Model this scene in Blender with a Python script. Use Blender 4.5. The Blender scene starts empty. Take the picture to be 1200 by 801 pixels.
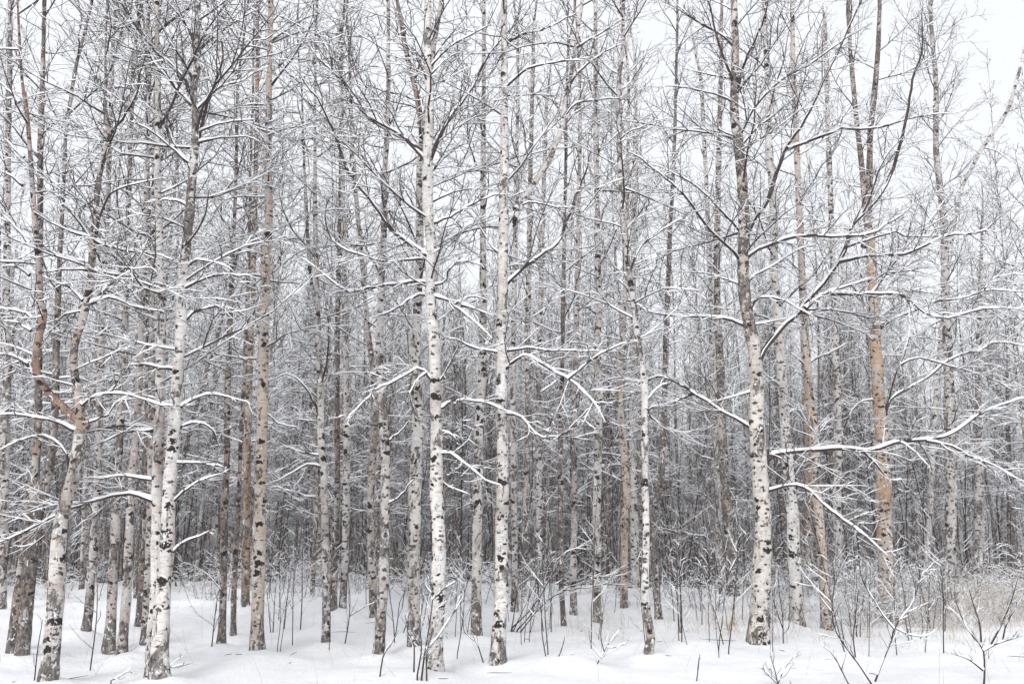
import bpy, math
import numpy as np

# ------------------------------------------------------------------ camera, sky, sun, exposure
sc = bpy.context.scene
col = sc.collection
PITCH = math.radians(10.0); EYE = 1.6; FPX = 1167.0
cam_d = bpy.data.cameras.new('camera'); cam = bpy.data.objects.new('camera', cam_d); col.objects.link(cam)
cam_d.sensor_width = 36.0; cam_d.lens = 35.0; cam_d.clip_end = 2000.0; cam_d.clip_start = 0.05
cam.location = (0, 0, EYE); cam.rotation_euler = (math.radians(90) + PITCH, 0, 0)
sc.camera = cam

SUN_EL, SUN_AZ = math.radians(42), math.radians(200)      # behind the camera, high, veiled by cloud
world = bpy.data.worlds.new('World'); sc.world = world; world.use_nodes = True
nt = world.node_tree; nt.nodes.clear()
sky = nt.nodes.new('ShaderNodeTexSky'); sky.sky_type = 'NISHITA'; sky.sun_disc = False
sky.sun_elevation = SUN_EL; sky.sun_rotation = SUN_AZ; sky.air_density = 1.0; sky.dust_density = 4.0
b1 = nt.nodes.new('ShaderNodeBackground'); b1.inputs['Strength'].default_value = 0.10
b2 = nt.nodes.new('ShaderNodeBackground'); b2.inputs['Color'].default_value = (0.955, 0.97, 1.0, 1); b2.inputs['Strength'].default_value = 0.90
mx = nt.nodes.new('ShaderNodeMixShader'); mx.inputs[0].default_value = 0.88    # full cloud cover over the blue
out = nt.nodes.new('ShaderNodeOutputWorld')
nt.links.new(sky.outputs[0], b1.inputs['Color']); nt.links.new(b1.outputs[0], mx.inputs[1])
nt.links.new(b2.outputs[0], mx.inputs[2]); nt.links.new(mx.outputs[0], out.inputs['Surface'])

sd = bpy.data.lights.new('sun', 'SUN'); sd.energy = 1.5; sd.angle = math.radians(22); sd.color = (1.0, 0.98, 0.96)
sun = bpy.data.objects.new('sun', sd); col.objects.link(sun)
sun.rotation_euler = (math.radians(90) - SUN_EL, 0, math.radians(180) - SUN_AZ)

vs = sc.view_settings
vs.view_transform = 'Standard'; vs.look = 'None'; vs.gamma = 1.0; vs.use_curve_mapping = False
vs.exposure = 0.33
sc.cycles.max_bounces = 6; sc.cycles.diffuse_bounces = 3; sc.cycles.glossy_bounces = 1
sc.cycles.transmission_bounces = 0; sc.cycles.volume_bounces = 1; sc.cycles.transparent_max_bounces = 4
sc.cycles.use_denoising = True; sc.cycles.denoising_prefilter = 'ACCURATE'; sc.cycles.use_adaptive_sampling = False
sc.cycles.caustics_reflective = False; sc.cycles.caustics_refractive = False
sc.render.film_transparent = False

rng = np.random.default_rng(11)

# ------------------------------------------------------------------ geometry helpers
def nrm(v): return v / np.maximum(np.linalg.norm(v, axis=-1, keepdims=True), 1e-9)

def at(u, v, Y):
    """photo pixel and distance ahead -> point in the place"""
    u = np.asarray(u, float); v = np.asarray(v, float); Y = np.asarray(Y, float)
    x = (u - 600) / FPX; w = -(v - 400.5) / FPX
    dy = math.cos(PITCH) - w * math.sin(PITCH); dz = math.sin(PITCH) + w * math.cos(PITCH)
    return np.stack([x * Y / dy, Y + 0 * u, EYE + dz * Y / dy], -1)

MOUNDS = []
def ground(x, y):
    x = np.asarray(x, float); y = np.asarray(y, float)
    z = 0.055*np.sin(0.55*x + 0.8) * np.cos(0.47*y + 0.3) + 0.035*np.sin(1.3*x - 0.7*y + 1.1) + 0.02*np.sin(2.9*x + 1.7*y) * np.cos(2.2*y - x)
    z = z * np.clip((y - 2) / 6, 0.2, 1)
    e = np.maximum(y + 0.05*x - 22.5 + 1.2*np.sin(0.33*x), 0)
    z = z - 0.085 * e*e / (e + 5) * np.clip(1.0, 0, 1)
    return np.maximum(z, -4.6 + 0.3*np.sin(0.09*x) + 0.2*np.sin(0.13*y))

def base_of(u, v):
    Y = np.arange(7, 60, 0.02)
    p = at(np.full(Y.shape, u), np.full(Y.shape, v), Y)
    hit = np.nonzero(p[:, 2] <= ground(p[:, 0], Y))[0]
    return float(Y[hit[0]]) if len(hit) else 26.0

def proj(P):
    d = P - np.array([0, 0, EYE]); f = d[:, 1]*math.cos(PITCH) + d[:, 2]*math.sin(PITCH); w = -d[:, 1]*math.sin(PITCH) + d[:, 2]*math.cos(PITCH)
    return np.stack([600 + FPX*d[:, 0]/f, 400.5 - FPX*w/f], -1)

class Geo:
    def __init__(s): s.v = []; s.f = []; s.n = 0
    def add(s, v, f):
        if len(v) == 0: return
        s.v.append(v); s.f.append(f + s.n); s.n += len(v)
    def mesh(s, name, mat, off=(0, 0, 0)):
        V = np.concatenate(s.v) - np.asarray(off); F = np.concatenate(s.f)
        m = bpy.data.meshes.new(name)
        m.vertices.add(len(V)); m.vertices.foreach_set('co', V.astype(np.float32).ravel())
        m.loops.add(len(F)*4); m.loops.foreach_set('vertex_index', F.astype(np.int32).ravel())
        m.polygons.add(len(F)); m.polygons.foreach_set('loop_start', np.arange(0, len(F)*4, 4, dtype=np.int32))
        m.polygons.foreach_set('use_smooth', np.ones(len(F), bool))
        m.update(calc_edges=True); m.materials.append(mat)
        return m

def frames(P, ref=None):
    T = nrm(np.gradient(P, axis=1))
    if ref is None:
        S = np.cross(T, [0, 0, 1.0]); bad = np.linalg.norm(S, axis=-1, keepdims=True) < 0.12
        S = np.where(bad, np.cross(T, [0.9, 0.4, 0.0]), S)
    else:
        S = np.cross(T, ref)
    S = nrm(S); return T, S, np.cross(S, T)

def sweep(ring, closed):
    """ring (N,n,k,3) -> verts, quads"""
    N, n, k, _ = ring.shape
    idx = np.arange(N*n*k).reshape(N, n, k)
    if closed: nx = np.roll(idx, -1, axis=2); a = idx; b = nx
    else: a = idx[:, :, :-1]; b = idx[:, :, 1:]
    q = np.stack([a[:, :-1], b[:, :-1], b[:, 1:], a[:, 1:]], -1)
    return ring.reshape(-1, 3), q.reshape(-1, 4)

def tube(geo, P, R, sides, ref=None, rough=None):
    if len(P) == 0: return
    if ref is None:                                   # per branch, the axis it never runs along: no pinching where it turns
        al = np.abs(nrm(np.gradient(P, axis=1))).max(axis=1); ref = np.eye(3)[np.argmin(al, axis=1)][:, None, :]
    T, S, U = frames(P, ref)
    a = np.arange(sides) * 2*math.pi / sides
    RR = R[..., None] * np.ones(sides)
    if rough is not None: RR = RR * rough
    ring = P[:, :, None] + RR[..., None] * (np.cos(a)[:, None]*S[:, :, None] + np.sin(a)[:, None]*U[:, :, None])
    geo.add(*sweep(ring, True))

def snow_on(geo, P, R, thick, hi=False, cover=0.8, r=rng):
    """a ridge of snow lying along the upper side of each branch, thin on steep pieces and broken by gaps"""
    if len(P) == 0: return
    T, S, U = frames(P)
    flat = np.clip((np.sqrt(1 - np.clip(T[..., 2]**2, 0, 1)) - 0.36) / 0.48, 0, 1)
    N, n = R.shape
    patch = r.random((N, n)) * (0.5 if hi else 0.9) + (0.6 if hi else 0.35)
    gap = r.random((N, n)) > cover
    w = flat * patch * np.where(gap, 0.0, 1.0)
    w[:, -1] *= 0.3
    t = np.minimum(thick, 1.5*R + 0.007) * w
    if hi: t[:, :2] *= 1.3                            # piled up in the crotch
    half = np.where(w > 0.08, np.maximum(R*1.0, 0.42*t + 0.35*R), R*0.75)
    hgt = np.where(w > 0.08, R*0.7 + t, R*0.5)
    if hi: a = np.linspace(0, math.pi, 7)
    else: a = np.array([0.0, math.pi/2, math.pi])
    cx = np.cos(a); cy = np.sin(a)
    sag = np.where((a < 0.1) | (a > 3.0), 0.10, 0.0)
    lump = 1 + (r.random((N, n, 1)) - 0.5) * 0.35
    ring = P[:, :, None] + (half[..., None]*cx)[..., None]*S[:, :, None] + ((hgt[..., None]*lump)*cy + R[..., None]*sag)[..., None]*U[:, :, None]
    geo.add(*sweep(ring, False))

def resample(pts, n):
    """smooth curve through points -> n points"""
    p = np.asarray(pts, float)
    if len(p) == 2: p = np.stack([p[0], (p[0]+p[1])/2, p[1]])
    q = np.vstack([2*p[0]-p[1], p, 2*p[-1]-p[-2]]); o = []
    for i in range(1, len(q)-2):
        t = np.linspace(0, 1, 9)[:-1, None]
        a, b, c, d = q[i-1], q[i], q[i+1], q[i+2]
        o.append(0.5*((2*b) + (c-a)*t + (2*a-5*b+4*c-d)*t*t + (3*b-a-3*c+d)*t**3))
    o = np.vstack(o + [p[-1:]])
    s = np.concatenate([[0], np.cumsum(np.linalg.norm(np.diff(o[:, :3], axis=0), axis=1))])
    x = np.linspace(0, s[-1], n)
    return np.stack([np.interp(x, s, o[:, k]) for k in range(o.shape[1])], -1), s[-1]

def grow(pos, d, L, m, lift, wob, r):
    N = len(pos); P = np.zeros((N, m, 3)); P[:, 0] = pos; st = (L / (m-1))[:, None]
    lift = np.broadcast_to(np.asarray(lift, float), (N,))
    for i in range(1, m):
        d = nrm(d + r.normal(size=(N, 3)) * wob + np.stack([0*lift, 0*lift, lift], -1))
        P[:, i] = P[:, i-1] + d * st
    return P

def shoots(P, R, L, spacing, t0, frac, m, rmin, lift, wob, r, ang=(32, 62)):
    """side shoots all along a batch of parent branches"""
    N, n, _ = P.shape
    if N == 0: return np.zeros((0, m, 3)), np.zeros((0, m)), np.zeros(0)
    cnt = np.maximum((L * (1-t0) / spacing + r.random(N)).astype(int), 1)
    par = np.repeat(np.arange(N), cnt); k = len(par)
    j = np.arange(k) - np.repeat(np.cumsum(cnt) - cnt, cnt)
    t = t0 + (1-t0) * (j + r.random(k)) / np.repeat(cnt, cnt)
    f = np.minimum(t*(n-1), n-1.001); i = f.astype(int); g = (f-i)[:, None]
    pos = P[par, i]*(1-g) + P[par, i+1]*g
    T = nrm(P[par, i+1] - P[par, i])
    S = np.cross(T, [0, 0, 1.0]); S = nrm(np.where(np.linalg.norm(S, axis=1, keepdims=True) < .12, np.cross(T, [.9, .4, 0]), S)); U = np.cross(S, T)
    phi = np.where(j % 2 == 0, 0, math.pi) + r.normal(size=k)*0.75
    a = np.radians(r.uniform(ang[0], ang[1], k))[:, None]
    d = np.cos(a)*T + np.sin(a)*(np.cos(phi)[:, None]*S + np.sin(phi)[:, None]*U)
    l = L[par] * frac * (1.1 - 0.7*t) * r.uniform(0.45, 1.25, k)
    l = np.clip(l, 0.06, 1.3)
    C = grow(pos, d, l, m, lift, wob, r)
    rp = R[par, i]
    r0 = np.clip(np.minimum(rp*0.7, rmin*0.8 + 0.0050*l), rmin*0.9, None)
    Q = r0[:, None] * np.linspace(1, 0.0, m)[None] + rmin*0.55*np.linspace(0, 1, m)[None]
    return C, Q, l

def link(ob, parent=None):
    col.objects.link(ob)
    if parent is not None: ob.parent = parent
    return ob
def obj(name, mesh, parent=None, loc=None, color=None):
    o = bpy.data.objects.new(name, mesh)
    if loc is not None: o.location = loc
    if color is not None: o.color = color
    return link(o, parent)
def fluff(o): o['kind'] = 'stuff'; return o
def thing(name, label, cat, loc, group=None):
    o = bpy.data.objects.new(name, None); o.location = loc; o.empty_display_size = 0.2
    o['label'] = label; o['category'] = cat
    if group: o['group'] = group
    return link(o)

# ------------------------------------------------------------------ materials
def mat(name):
    m = bpy.data.materials.new(name); m.use_nodes = True
    n = m.node_tree; b = n.nodes['Principled BSDF']; b.inputs['Specular IOR Level'].default_value = 0.15
    return m, n, b
def N(n, kind, **kw):
    x = n.nodes.new(kind)
    for k, v in kw.items():
        if k in x.inputs: x.inputs[k].default_value = v
        else: setattr(x, k, v)
    return x
def ramp(n, src, stops, interp='LINEAR'):
    x = n.nodes.new('ShaderNodeValToRGB'); x.color_ramp.interpolation = interp; e = x.color_ramp.elements
    while len(e) < len(stops): e.new(0.5)
    for el, (p, c) in zip(e, stops): el.position = p; el.color = (*c, 1) if len(c) == 3 else c
    n.links.new(src, x.inputs[0]); return x
def mixc(n, fac, a, b, mode='MIX'):
    x = n.nodes.new('ShaderNodeMix'); x.data_type = 'RGBA'; x.blend_type = mode
    for sock, val in ((x.inputs[0], fac), (x.inputs[6], a), (x.inputs[7], b)):
        if hasattr(val, 'is_output'): n.links.new(val, sock)
        else: sock.default_value = val if isinstance(val, (int, float)) else (*val, 1)
    return x.outputs[2]
def math_(n, op, a, b=None, clamp=False):
    x = n.nodes.new('ShaderNodeMath'); x.operation = op; x.use_clamp = clamp
    for i, val in enumerate((a, b)):
        if val is None: continue
        if hasattr(val, 'is_output'): n.links.new(val, x.inputs[i])
        else: x.inputs[i].default_value = val
    return x.outputs[0]

def make_bark():
    m, n, b = mat('birch bark')
    tc = N(n, 'ShaderNodeTexCoord'); oi = N(n, 'ShaderNodeObjectInfo')
    off = N(n, 'ShaderNodeVectorMath', operation='SCALE'); off.inputs[0].default_value = (37, 53, 11); n.links.new(oi.outputs['Random'], off.inputs[3])
    ad = N(n, 'ShaderNodeVectorMath', operation='ADD'); n.links.new(tc.outputs['Object'], ad.inputs[0]); n.links.new(off.outputs[0], ad.inputs[1])
    def mapped(s):
        mp = N(n, 'ShaderNodeMapping'); mp.inputs['Scale'].default_value = s; n.links.new(ad.outputs[0], mp.inputs[0]); return mp.outputs[0]
    def noise(s, scale, det, rough=0.6, dist=0.0):
        x = N(n, 'ShaderNodeTexNoise', Scale=scale, Detail=det, Roughness=rough, Distortion=dist); n.links.new(mapped(s), x.inputs['Vector']); return x.outputs[0]
    sep = N(n, 'ShaderNodeSeparateXYZ'); n.links.new(tc.outputs['Object'], sep.inputs[0]); z = sep.outputs[2]
    # thin papery layers: pale skin over a tan under-bark, in horizontal bands and curls
    tone = ramp(n, noise((1, 1, 0.55), 3.0, 4), [(0.30, (0.50, 0.46, 0.43)), (0.48, (0.86, 0.85, 0.84)), (0.68, (1.0, 1.0, 1.0))])
    c = mixc(n, 1.0, oi.outputs['Color'], tone.outputs[0], 'MULTIPLY')
    silver = ramp(n, noise((1, 1, 0.8), 2.1, 5, 0.6, 0.7), [(0.48, (0, 0, 0)), (0.60, (1, 1, 1))])
    c = mixc(n, math_(n, 'MULTIPLY', silver.outputs[0], 0.55), c, (0.60, 0.58, 0.565))
    peel = ramp(n, noise((1, 1, 1.6), 5.0, 6, 0.65, 0.6), [(0.54, (0, 0, 0)), (0.60, (1, 1, 1))])
    c = mixc(n, math_(n, 'MULTIPLY', peel.outputs[0], 0.32), c, (0.36, 0.235, 0.16))
    dash = ramp(n, noise((10, 10, 110), 1.0, 3, 0.5), [(0.60, (0, 0, 0)), (0.66, (1, 1, 1))])
    c = mixc(n, math_(n, 'MULTIPLY', dash.outputs[0], 0.5), c, (0.13, 0.095, 0.08))
    # black branch scars: squat eyes scattered over the trunk
    vo = N(n, 'ShaderNodeTexVoronoi', Scale=1.0, Randomness=1.0, feature='F1')
    wob = N(n, 'ShaderNodeTexNoise', Scale=14.0, Detail=3.0); n.links.new(ad.outputs[0], wob.inputs['Vector'])
    wv = N(n, 'ShaderNodeVectorMath', operation='MULTIPLY_ADD'); n.links.new(wob.outputs['Color'], wv.inputs[0]); wv.inputs[1].default_value = (1.5, 1.5, 0.9); n.links.new(mapped((8, 8, 11)), wv.inputs[2])
    n.links.new(wv.outputs[0], vo.inputs['Vector'])
    hs = N(n, 'ShaderNodeSeparateColor'); n.links.new(vo.outputs['Color'], hs.inputs[0])
    size = math_(n, 'MULTIPLY', hs.outputs[0], math_(n, 'ADD', math_(n, 'MULTIPLY', oi.outputs['Alpha'], 0.34), 0.32))
    size = math_(n, 'MULTIPLY', size, math_(n, 'ADD', 0.1, math_(n, 'MULTIPLY', noise((1, 1, 0.7), 2.7, 2), 1.8)))
    scar = math_(n, 'MULTIPLY', math_(n, 'SUBTRACT', size, vo.outputs['Distance']), 14.0, True)
    c = mixc(n, scar, c, (0.028, 0.023, 0.021))
    v2 = N(n, 'ShaderNodeTexVoronoi', Scale=1.0, feature='F1')
    w2 = N(n, 'ShaderNodeVectorMath', operation='MULTIPLY_ADD'); n.links.new(wob.outputs['Color'], w2.inputs[0]); w2.inputs[1].default_value = (1.6, 1.6, 1.0); n.links.new(mapped((15, 15, 24)), w2.inputs[2])
    n.links.new(w2.outputs[0], v2.inputs['Vector']); h2 = N(n, 'ShaderNodeSeparateColor'); n.links.new(v2.outputs['Color'], h2.inputs[0])
    fleck = math_(n, 'MULTIPLY', math_(n, 'SUBTRACT', math_(n, 'MULTIPLY', math_(n, 'POWER', h2.outputs[1], 1.6), math_(n, 'ADD', math_(n, 'MULTIPLY', oi.outputs['Alpha'], 0.85), 0.16)), v2.outputs['Distance']), 9.0, True)
    c = mixc(n, math_(n, 'MULTIPLY', fleck, 0.9), c, (0.05, 0.040, 0.036))
    # dark corky bark, in torn patches, thick round the butt
    zb = math_(n, 'SUBTRACT', 0.32, math_(n, 'MULTIPLY', z, 0.55)); zb = math_(n, 'MAXIMUM', zb, -0.03)
    rg = math_(n, 'ADD', noise((1, 1, 0.5), 7.0, 6, 0.7, 0.8), math_(n, 'ADD', math_(n, 'MULTIPLY', zb, 0.36), math_(n, 'MULTIPLY', math_(n, 'SUBTRACT', oi.outputs['Alpha'], 0.5), 0.30)))
    rr = ramp(n, rg, [(0.55, (0, 0, 0)), (0.59, (1, 1, 1))])
    cork = ramp(n, noise((1, 1, 0.6), 26.0, 5, 0.7), [(0.33, (0.035, 0.028, 0.025)), (0.5, (0.13, 0.11, 0.10)), (0.68, (0.34, 0.30, 0.275))])
    c = mixc(n, math_(n, 'MULTIPLY', rr.outputs[0], 0.92), c, cork.outputs[0])
    # snow blown against the bark and caught in it
    sn = ramp(n, math_(n, 'ADD', noise((1, 1, 0.7), 19.0, 5, 0.7, 0.5), math_(n, 'MULTIPLY', zb, 0.10)), [(0.595, (0, 0, 0)), (0.625, (1, 1, 1))])
    c = mixc(n, sn.outputs[0], c, (0.86, 0.88, 0.9))
    n.links.new(c, b.inputs['Base Color']); b.inputs['Roughness'].default_value = 0.75
    h = math_(n, 'ADD', math_(n, 'MULTIPLY', rr.outputs[0], math_(n, 'ADD', noise((1, 1, 0.5), 26.0, 5, 0.7), 0.3)), math_(n, 'SUBTRACT', math_(n, 'MULTIPLY', sn.outputs[0], 1.2), math_(n, 'MULTIPLY', dash.outputs[0], 0.25)))
    bp = N(n, 'ShaderNodeBump', Strength=0.8, Distance=0.012); n.links.new(h, bp.inputs['Height']); n.links.new(bp.outputs[0], b.inputs['Normal'])
    return m

def make_twig():
    m, n, b = mat('twig bark')
    tc = N(n, 'ShaderNodeTexCoord')
    x = N(n, 'ShaderNodeTexNoise', Scale=9.0, Detail=4.0, Roughness=0.7); n.links.new(tc.outputs['Object'], x.inputs['Vector'])
    r = ramp(n, x.outputs[0], [(0.35, (0.036, 0.026, 0.024)), (0.60, (0.086, 0.063, 0.057)), (0.76, (0.18, 0.145, 0.13))])
    n.links.new(r.outputs[0], b.inputs['Base Color']); b.inputs['Roughness'].default_value = 0.8
    return m

def make_snow(name, scale, dist, pits=False):
    m, n, b = mat(name)
    tc = N(n, 'ShaderNodeTexCoord')
    x = N(n, 'ShaderNodeTexNoise', Scale=scale, Detail=6.0, Roughness=0.62); n.links.new(tc.outputs['Object'], x.inputs['Vector'])
    r = ramp(n, x.outputs[0], [(0.3, (0.84, 0.86, 0.89)), (0.7, (0.90, 0.91, 0.93))])
    n.links.new(r.outputs[0], b.inputs['Base Color']); b.inputs['Roughness'].default_value = 0.65
    h = x.outputs[0]
    if pits:                                          # crust, dents and clods dropped from the branches
        v = N(n, 'ShaderNodeTexVoronoi', Scale=3.2, Randomness=1.0); n.links.new(tc.outputs['Object'], v.inputs['Vector'])
        hv = N(n, 'ShaderNodeSeparateColor'); n.links.new(v.outputs['Color'], hv.inputs[0])
        pit = math_(n, 'MULTIPLY', math_(n, 'SUBTRACT', math_(n, 'MULTIPLY', math_(n, 'POWER', hv.outputs[0], 2.0), 0.30), v.outputs['Distance']), 2.2, True)
        y = N(n, 'ShaderNodeTexNoise', Scale=28.0, Detail=4.0, Roughness=0.7); n.links.new(tc.outputs['Object'], y.inputs['Vector'])
        sg = math_(n, 'SUBTRACT', hv.outputs[1], 0.35)
        h = math_(n, 'ADD', math_(n, 'ADD', h, math_(n, 'MULTIPLY', y.outputs[0], 0.22)), math_(n, 'MULTIPLY', math_(n, 'MULTIPLY', pit, sg), -1.6))
    bp = N(n, 'ShaderNodeBump', Strength=0.8 if pits else 0.5, Distance=dist); n.links.new(h, bp.inputs['Height']); n.links.new(bp.outputs[0], b.inputs['Normal'])
    return m

def make_grass():
    m, n, b = mat('dry grass')
    oi = N(n, 'ShaderNodeTexCoord'); x = N(n, 'ShaderNodeTexNoise', Scale=6.0, Detail=2.0); n.links.new(oi.outputs['Object'], x.inputs['Vector'])
    r = ramp(n, x.outputs[0], [(0.35, (0.42, 0.32, 0.23)), (0.60, (0.64, 0.55, 0.46)), (0.68, (0.86, 0.87, 0.89))])
    n.links.new(r.outputs[0], b.inputs['Base Color']); b.inputs['Roughness'].default_value = 0.8
    return m

BARK = make_bark(); TWIG = make_twig(); SNOW = make_snow('branch snow', 30.0, 0.01); GSNOW = make_snow('ground snow', 3.5, 0.06, True); GRASS = make_grass()
WHITE = (0.77, 0.745, 0.72, 0.45); PALE = (0.66, 0.63, 0.60, 0.56); GREY = (0.58, 0.55, 0.53, 0.60)
TAN = (0.60, 0.50, 0.42, 0.46); BROWN = (0.36, 0.28, 0.23, 0.72); RUST = (0.37, 0.25, 0.195, 0.60); DARK = (0.26, 0.21, 0.18, 0.85)

# ------------------------------------------------------------------ crowns
def crown_geo(wood, snow, P, R, L, r, lod=1.0, frac=0.52, t1=0.03, t2=0.016, t3=0.012, fine=True, hi=False, sides=6, rt=0.0030):
    """branches with side shoots and twigs, wood and the snow lying on it"""
    tube(wood, P, R, sides); snow_on(snow, P, R, t1, hi=hi, cover=0.96, r=r)
    A, RA, LA = shoots(P, R, np.minimum(L, 2.6), 0.105/lod*np.maximum(L, 2.6).mean()/2.6, 0.10, frac, 6, rt*1.3, 0.02, 0.17, r, ang=(22, 68))
    tube(wood, A, RA, 3); snow_on(snow, A, RA, t2, cover=0.76, r=r)
    if fine:
        B, RB, LB = shoots(A, RA, LA, 0.068/lod, 0.10, 0.55, 3, rt, 0.0, 0.2, r)
        tube(wood, B, RB, 3); snow_on(snow, B, RB, t3, cover=0.62, r=r)

def auto_limbs(ax, ar, zlo, zhi, per_m, Lmax, r, zt=None, wild=1.0):
    """primary branches set round a trunk axis between two heights"""
    z = ax[:, 2]; zt = zt or z[-1]
    k = max(int((zhi - zlo) * per_m), 1)
    h = zlo + (zhi - zlo) * (np.arange(k) + r.random(k)) / k
    h = np.clip(h, z[0], z[-1]-0.05)
    pos = np.stack([np.interp(h, z, ax[:, c]) for c in range(3)], -1); tr = np.interp(h, z, ar)
    fr = np.clip((h - z[0]) / (zt - z[0]), 0, 1)
    az = np.arange(k)*2.399 + r.random(k)*1.5
    el = np.radians(np.interp(fr, [0, 0.25, 0.6, 1], [0, 14, 42, 62]) + r.normal(size=k)*11*wild)
    d = np.stack([np.cos(az)*np.cos(el), np.sin(az)*np.cos(el), np.sin(el)], -1)
    L = Lmax * np.interp(fr, [0, 0.15, 0.4, 0.7, 1.0], [0.45, 0.75, 1.0, 0.7, 0.2]) * r.uniform(0.5, 1.15, k)
    P = grow(pos, d, L, 8, np.interp(fr, [0, 0.3, 0.7, 1], [-0.04, 0.015, 0.05, 0.03]) + r.normal(size=k)*0.03, 0.12, r)
    r0 = np.minimum(0.0040 + 0.0046*L, tr*0.6)
    R = r0[:, None]*np.linspace(1, 0.0, 8) + 0.0018
    return P, R, L

def trunk_rough(n, sides, r, amp):
    q = 1 + (r.random((1, n, sides)) - 0.5) * amp
    return 0.5*q + 0.25*np.roll(q, 1, 2) + 0.25*np.roll(q, 1, 1)

def make_tree(spec):
    seed, name, label, bark, Yd, trunk, stems, brs, opt = spec
    r = np.random.default_rng(seed)
    p0 = trunk[0]
    Y0 = Yd or base_of(p0[0], p0[1])
    kpx = 1.0 / FPX
    def px3(pts, Y, slope, wob):
        """(u,v,width) list -> smooth 3-D axis with radii"""
        q, s = resample([(a, b, c) for a, b, c in pts], max(int(len(pts)*5), 12))
        n = len(q); dep = Y + slope*np.linspace(0, 1, n) + wob*np.sin(np.linspace(0, 1, n)*5 + seed)
        P = at(q[:, 0], q[:, 1], dep)
        dist = np.linalg.norm(P - np.array([0, 0, EYE]), axis=1)
        return P, np.maximum(q[:, 2] * kpx * dist / 2, 0.006)
    P, R = px3(trunk, Y0, r.uniform(-.3, .3), 0.06)
    gz = float(ground(P[0, 0], P[0, 1])); base = np.array([P[0, 0], P[0, 1], gz])
    if P[0, 2] > gz + 0.05:                          # a butt hidden behind the rise: carry the trunk down to the snow
        k = max(int((P[0, 2]-gz)/0.3), 2); zz = np.linspace(gz, P[0, 2], k+1)[:-1]
        P = np.vstack([np.stack([np.full(k, P[0, 0]), np.full(k, P[0, 1]), zz], -1), P]); R = np.concatenate([np.full(k, R[0]*1.05), R])
        base = P[0].copy()
    def cap(P, R, H):
        d = nrm(P[-1] - P[-3]); top = P[-1]; k = max(int((H - top[2]) / 0.5), 3); o = []; st = max(H-top[2], 0.6)/k
        for i in range(k):
            d = nrm(d*0.85 + np.array([r.normal()*0.05, r.normal()*0.05, 0.22])); top = top + d*st; o.append(top)
        return np.vstack([P, o]), np.concatenate([R, np.linspace(R[-1], 0.006, k+1)[1:]])
    H = opt.get('H', 13 + r.random()*4)
    Pf, Rf = cap(P, R, H)
    root = thing('birch_tree', label, 'birch tree', tuple(base), opt.get('group'))
    def trunk_part(nm, P, R, bark, butt):
        if butt:                                      # widened butt going into the snow
            h = P[:, 2] - base[2]; R = R * (1 + 0.26*np.exp(-np.maximum(h, 0)/0.12))
            dn = P[0] - np.array([0, 0, 0.35]); P = np.vstack([dn, P]); R = np.concatenate([[R[0]*1.15], R])
        g = Geo(); q, _ = resample(np.column_stack([P, R]), max(int(np.linalg.norm(np.diff(P, axis=0), axis=1).sum()/0.13), 14))
        n = len(q); sd = 14 if R.max() > 0.05 else 9
        tube(g, q[None, :, :3], q[None, :, 3], sd, ref=np.array([0.13, 1.0, 0.0]), rough=trunk_rough(n, sd, r, 0.34))
        return obj(nm, g.mesh(nm, BARK, base), root, color=bark)
    if 'top' in opt:                                  # the upper trunk wears another bark
        vs_, tb = opt['top']; zc = at(600, vs_, Y0)[2]; i = int(np.argmin(np.abs(Pf[:, 2] - zc)))
        trunk_part('trunk', Pf[:i+2], Rf[:i+2], bark, True); trunk_part('upper_trunk', Pf[i:], Rf[i:]*1.01, tb, False)
    else: trunk_part('trunk', Pf, Rf, bark, True)
    axes = [(Pf, Rf)]
    for s in stems:
        sb, pts = s[0], s[1]; low = len(s) > 2
        Ps, Rs = px3(pts, Y0 + (s[2] if low else 0), 0 if low else r.uniform(-.5, .5), 0.04)
        if not low:                                   # start a fork inside the trunk
            i = np.argmin(np.abs(Pf[:, 2]-Ps[0, 2])); Ps[:, 1] += Pf[i, 1]-Ps[0, 1]
        Ps, Rs = cap(Ps, Rs, H - r.uniform(0.5, 2.5))
        if low: Ps[0, 2] = min(Ps[0, 2], base[2]-0.2)
        trunk_part('stem', Ps, Rs, sb, low); axes.append((Ps, Rs))
    # branches that can be told apart: each its own part, with its snow
    held = [(A, proj(A)) for A, _ in axes]            # what a branch can grow from: trunks and earlier branches
    for bi, br in enumerate(brs):
        mult = 1.0
        if isinstance(br[0], (int, float)): mult, br = br[0], br[1:]
        q, lp = resample(br, max(int(len(br)*2.2), 9))
        best = min(((np.linalg.norm(C - q[0, :2], axis=1).min(), A[np.argmin(np.linalg.norm(C - q[0, :2], axis=1)), 1]) for A, C in held), key=lambda e: e[0])
        Yb = best[1] if best[0] < 30 else Y0
        L0 = lp * kpx * Y0; sl = r.uniform(-0.55, 0.45) * L0
        n = len(q); tt = np.linspace(0, 1, n)
        B = at(q[:, 0], q[:, 1], Yb + sl*tt**1.2 + 0.035*L0*tt*np.sin(tt*r.uniform(5, 9) + r.uniform(0, 6)))
        B = B + r.normal(size=B.shape)*0.004; held.append((B, proj(B)))
        L = float(np.linalg.norm(np.diff(B, axis=0), axis=1).sum())
        r0 = min((0.007 + 0.0036*L) * mult, 0.036)
        RB = (r0*(1-tt)**0.6 + 0.0035) * (1 + 0.55*np.exp(-tt*L/0.09))
        w, s = Geo(), Geo()
        crown_geo(w, s, B[None], RB[None], np.array([L]), r, lod=opt.get('lod', 1.0), t1=0.019*min(mult, 1.2), t2=0.012, t3=0.010, hi=True, sides=7, frac=0.48)
        o = obj('branch', w.mesh('branch', TWIG, base), root); fluff(obj('snow', s.mesh('snow', SNOW, base), o))
    # the rest of the crown
    w, s = Geo(), Geo()
    vis = EYE + 0.56*Y0 + 0.6
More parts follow.
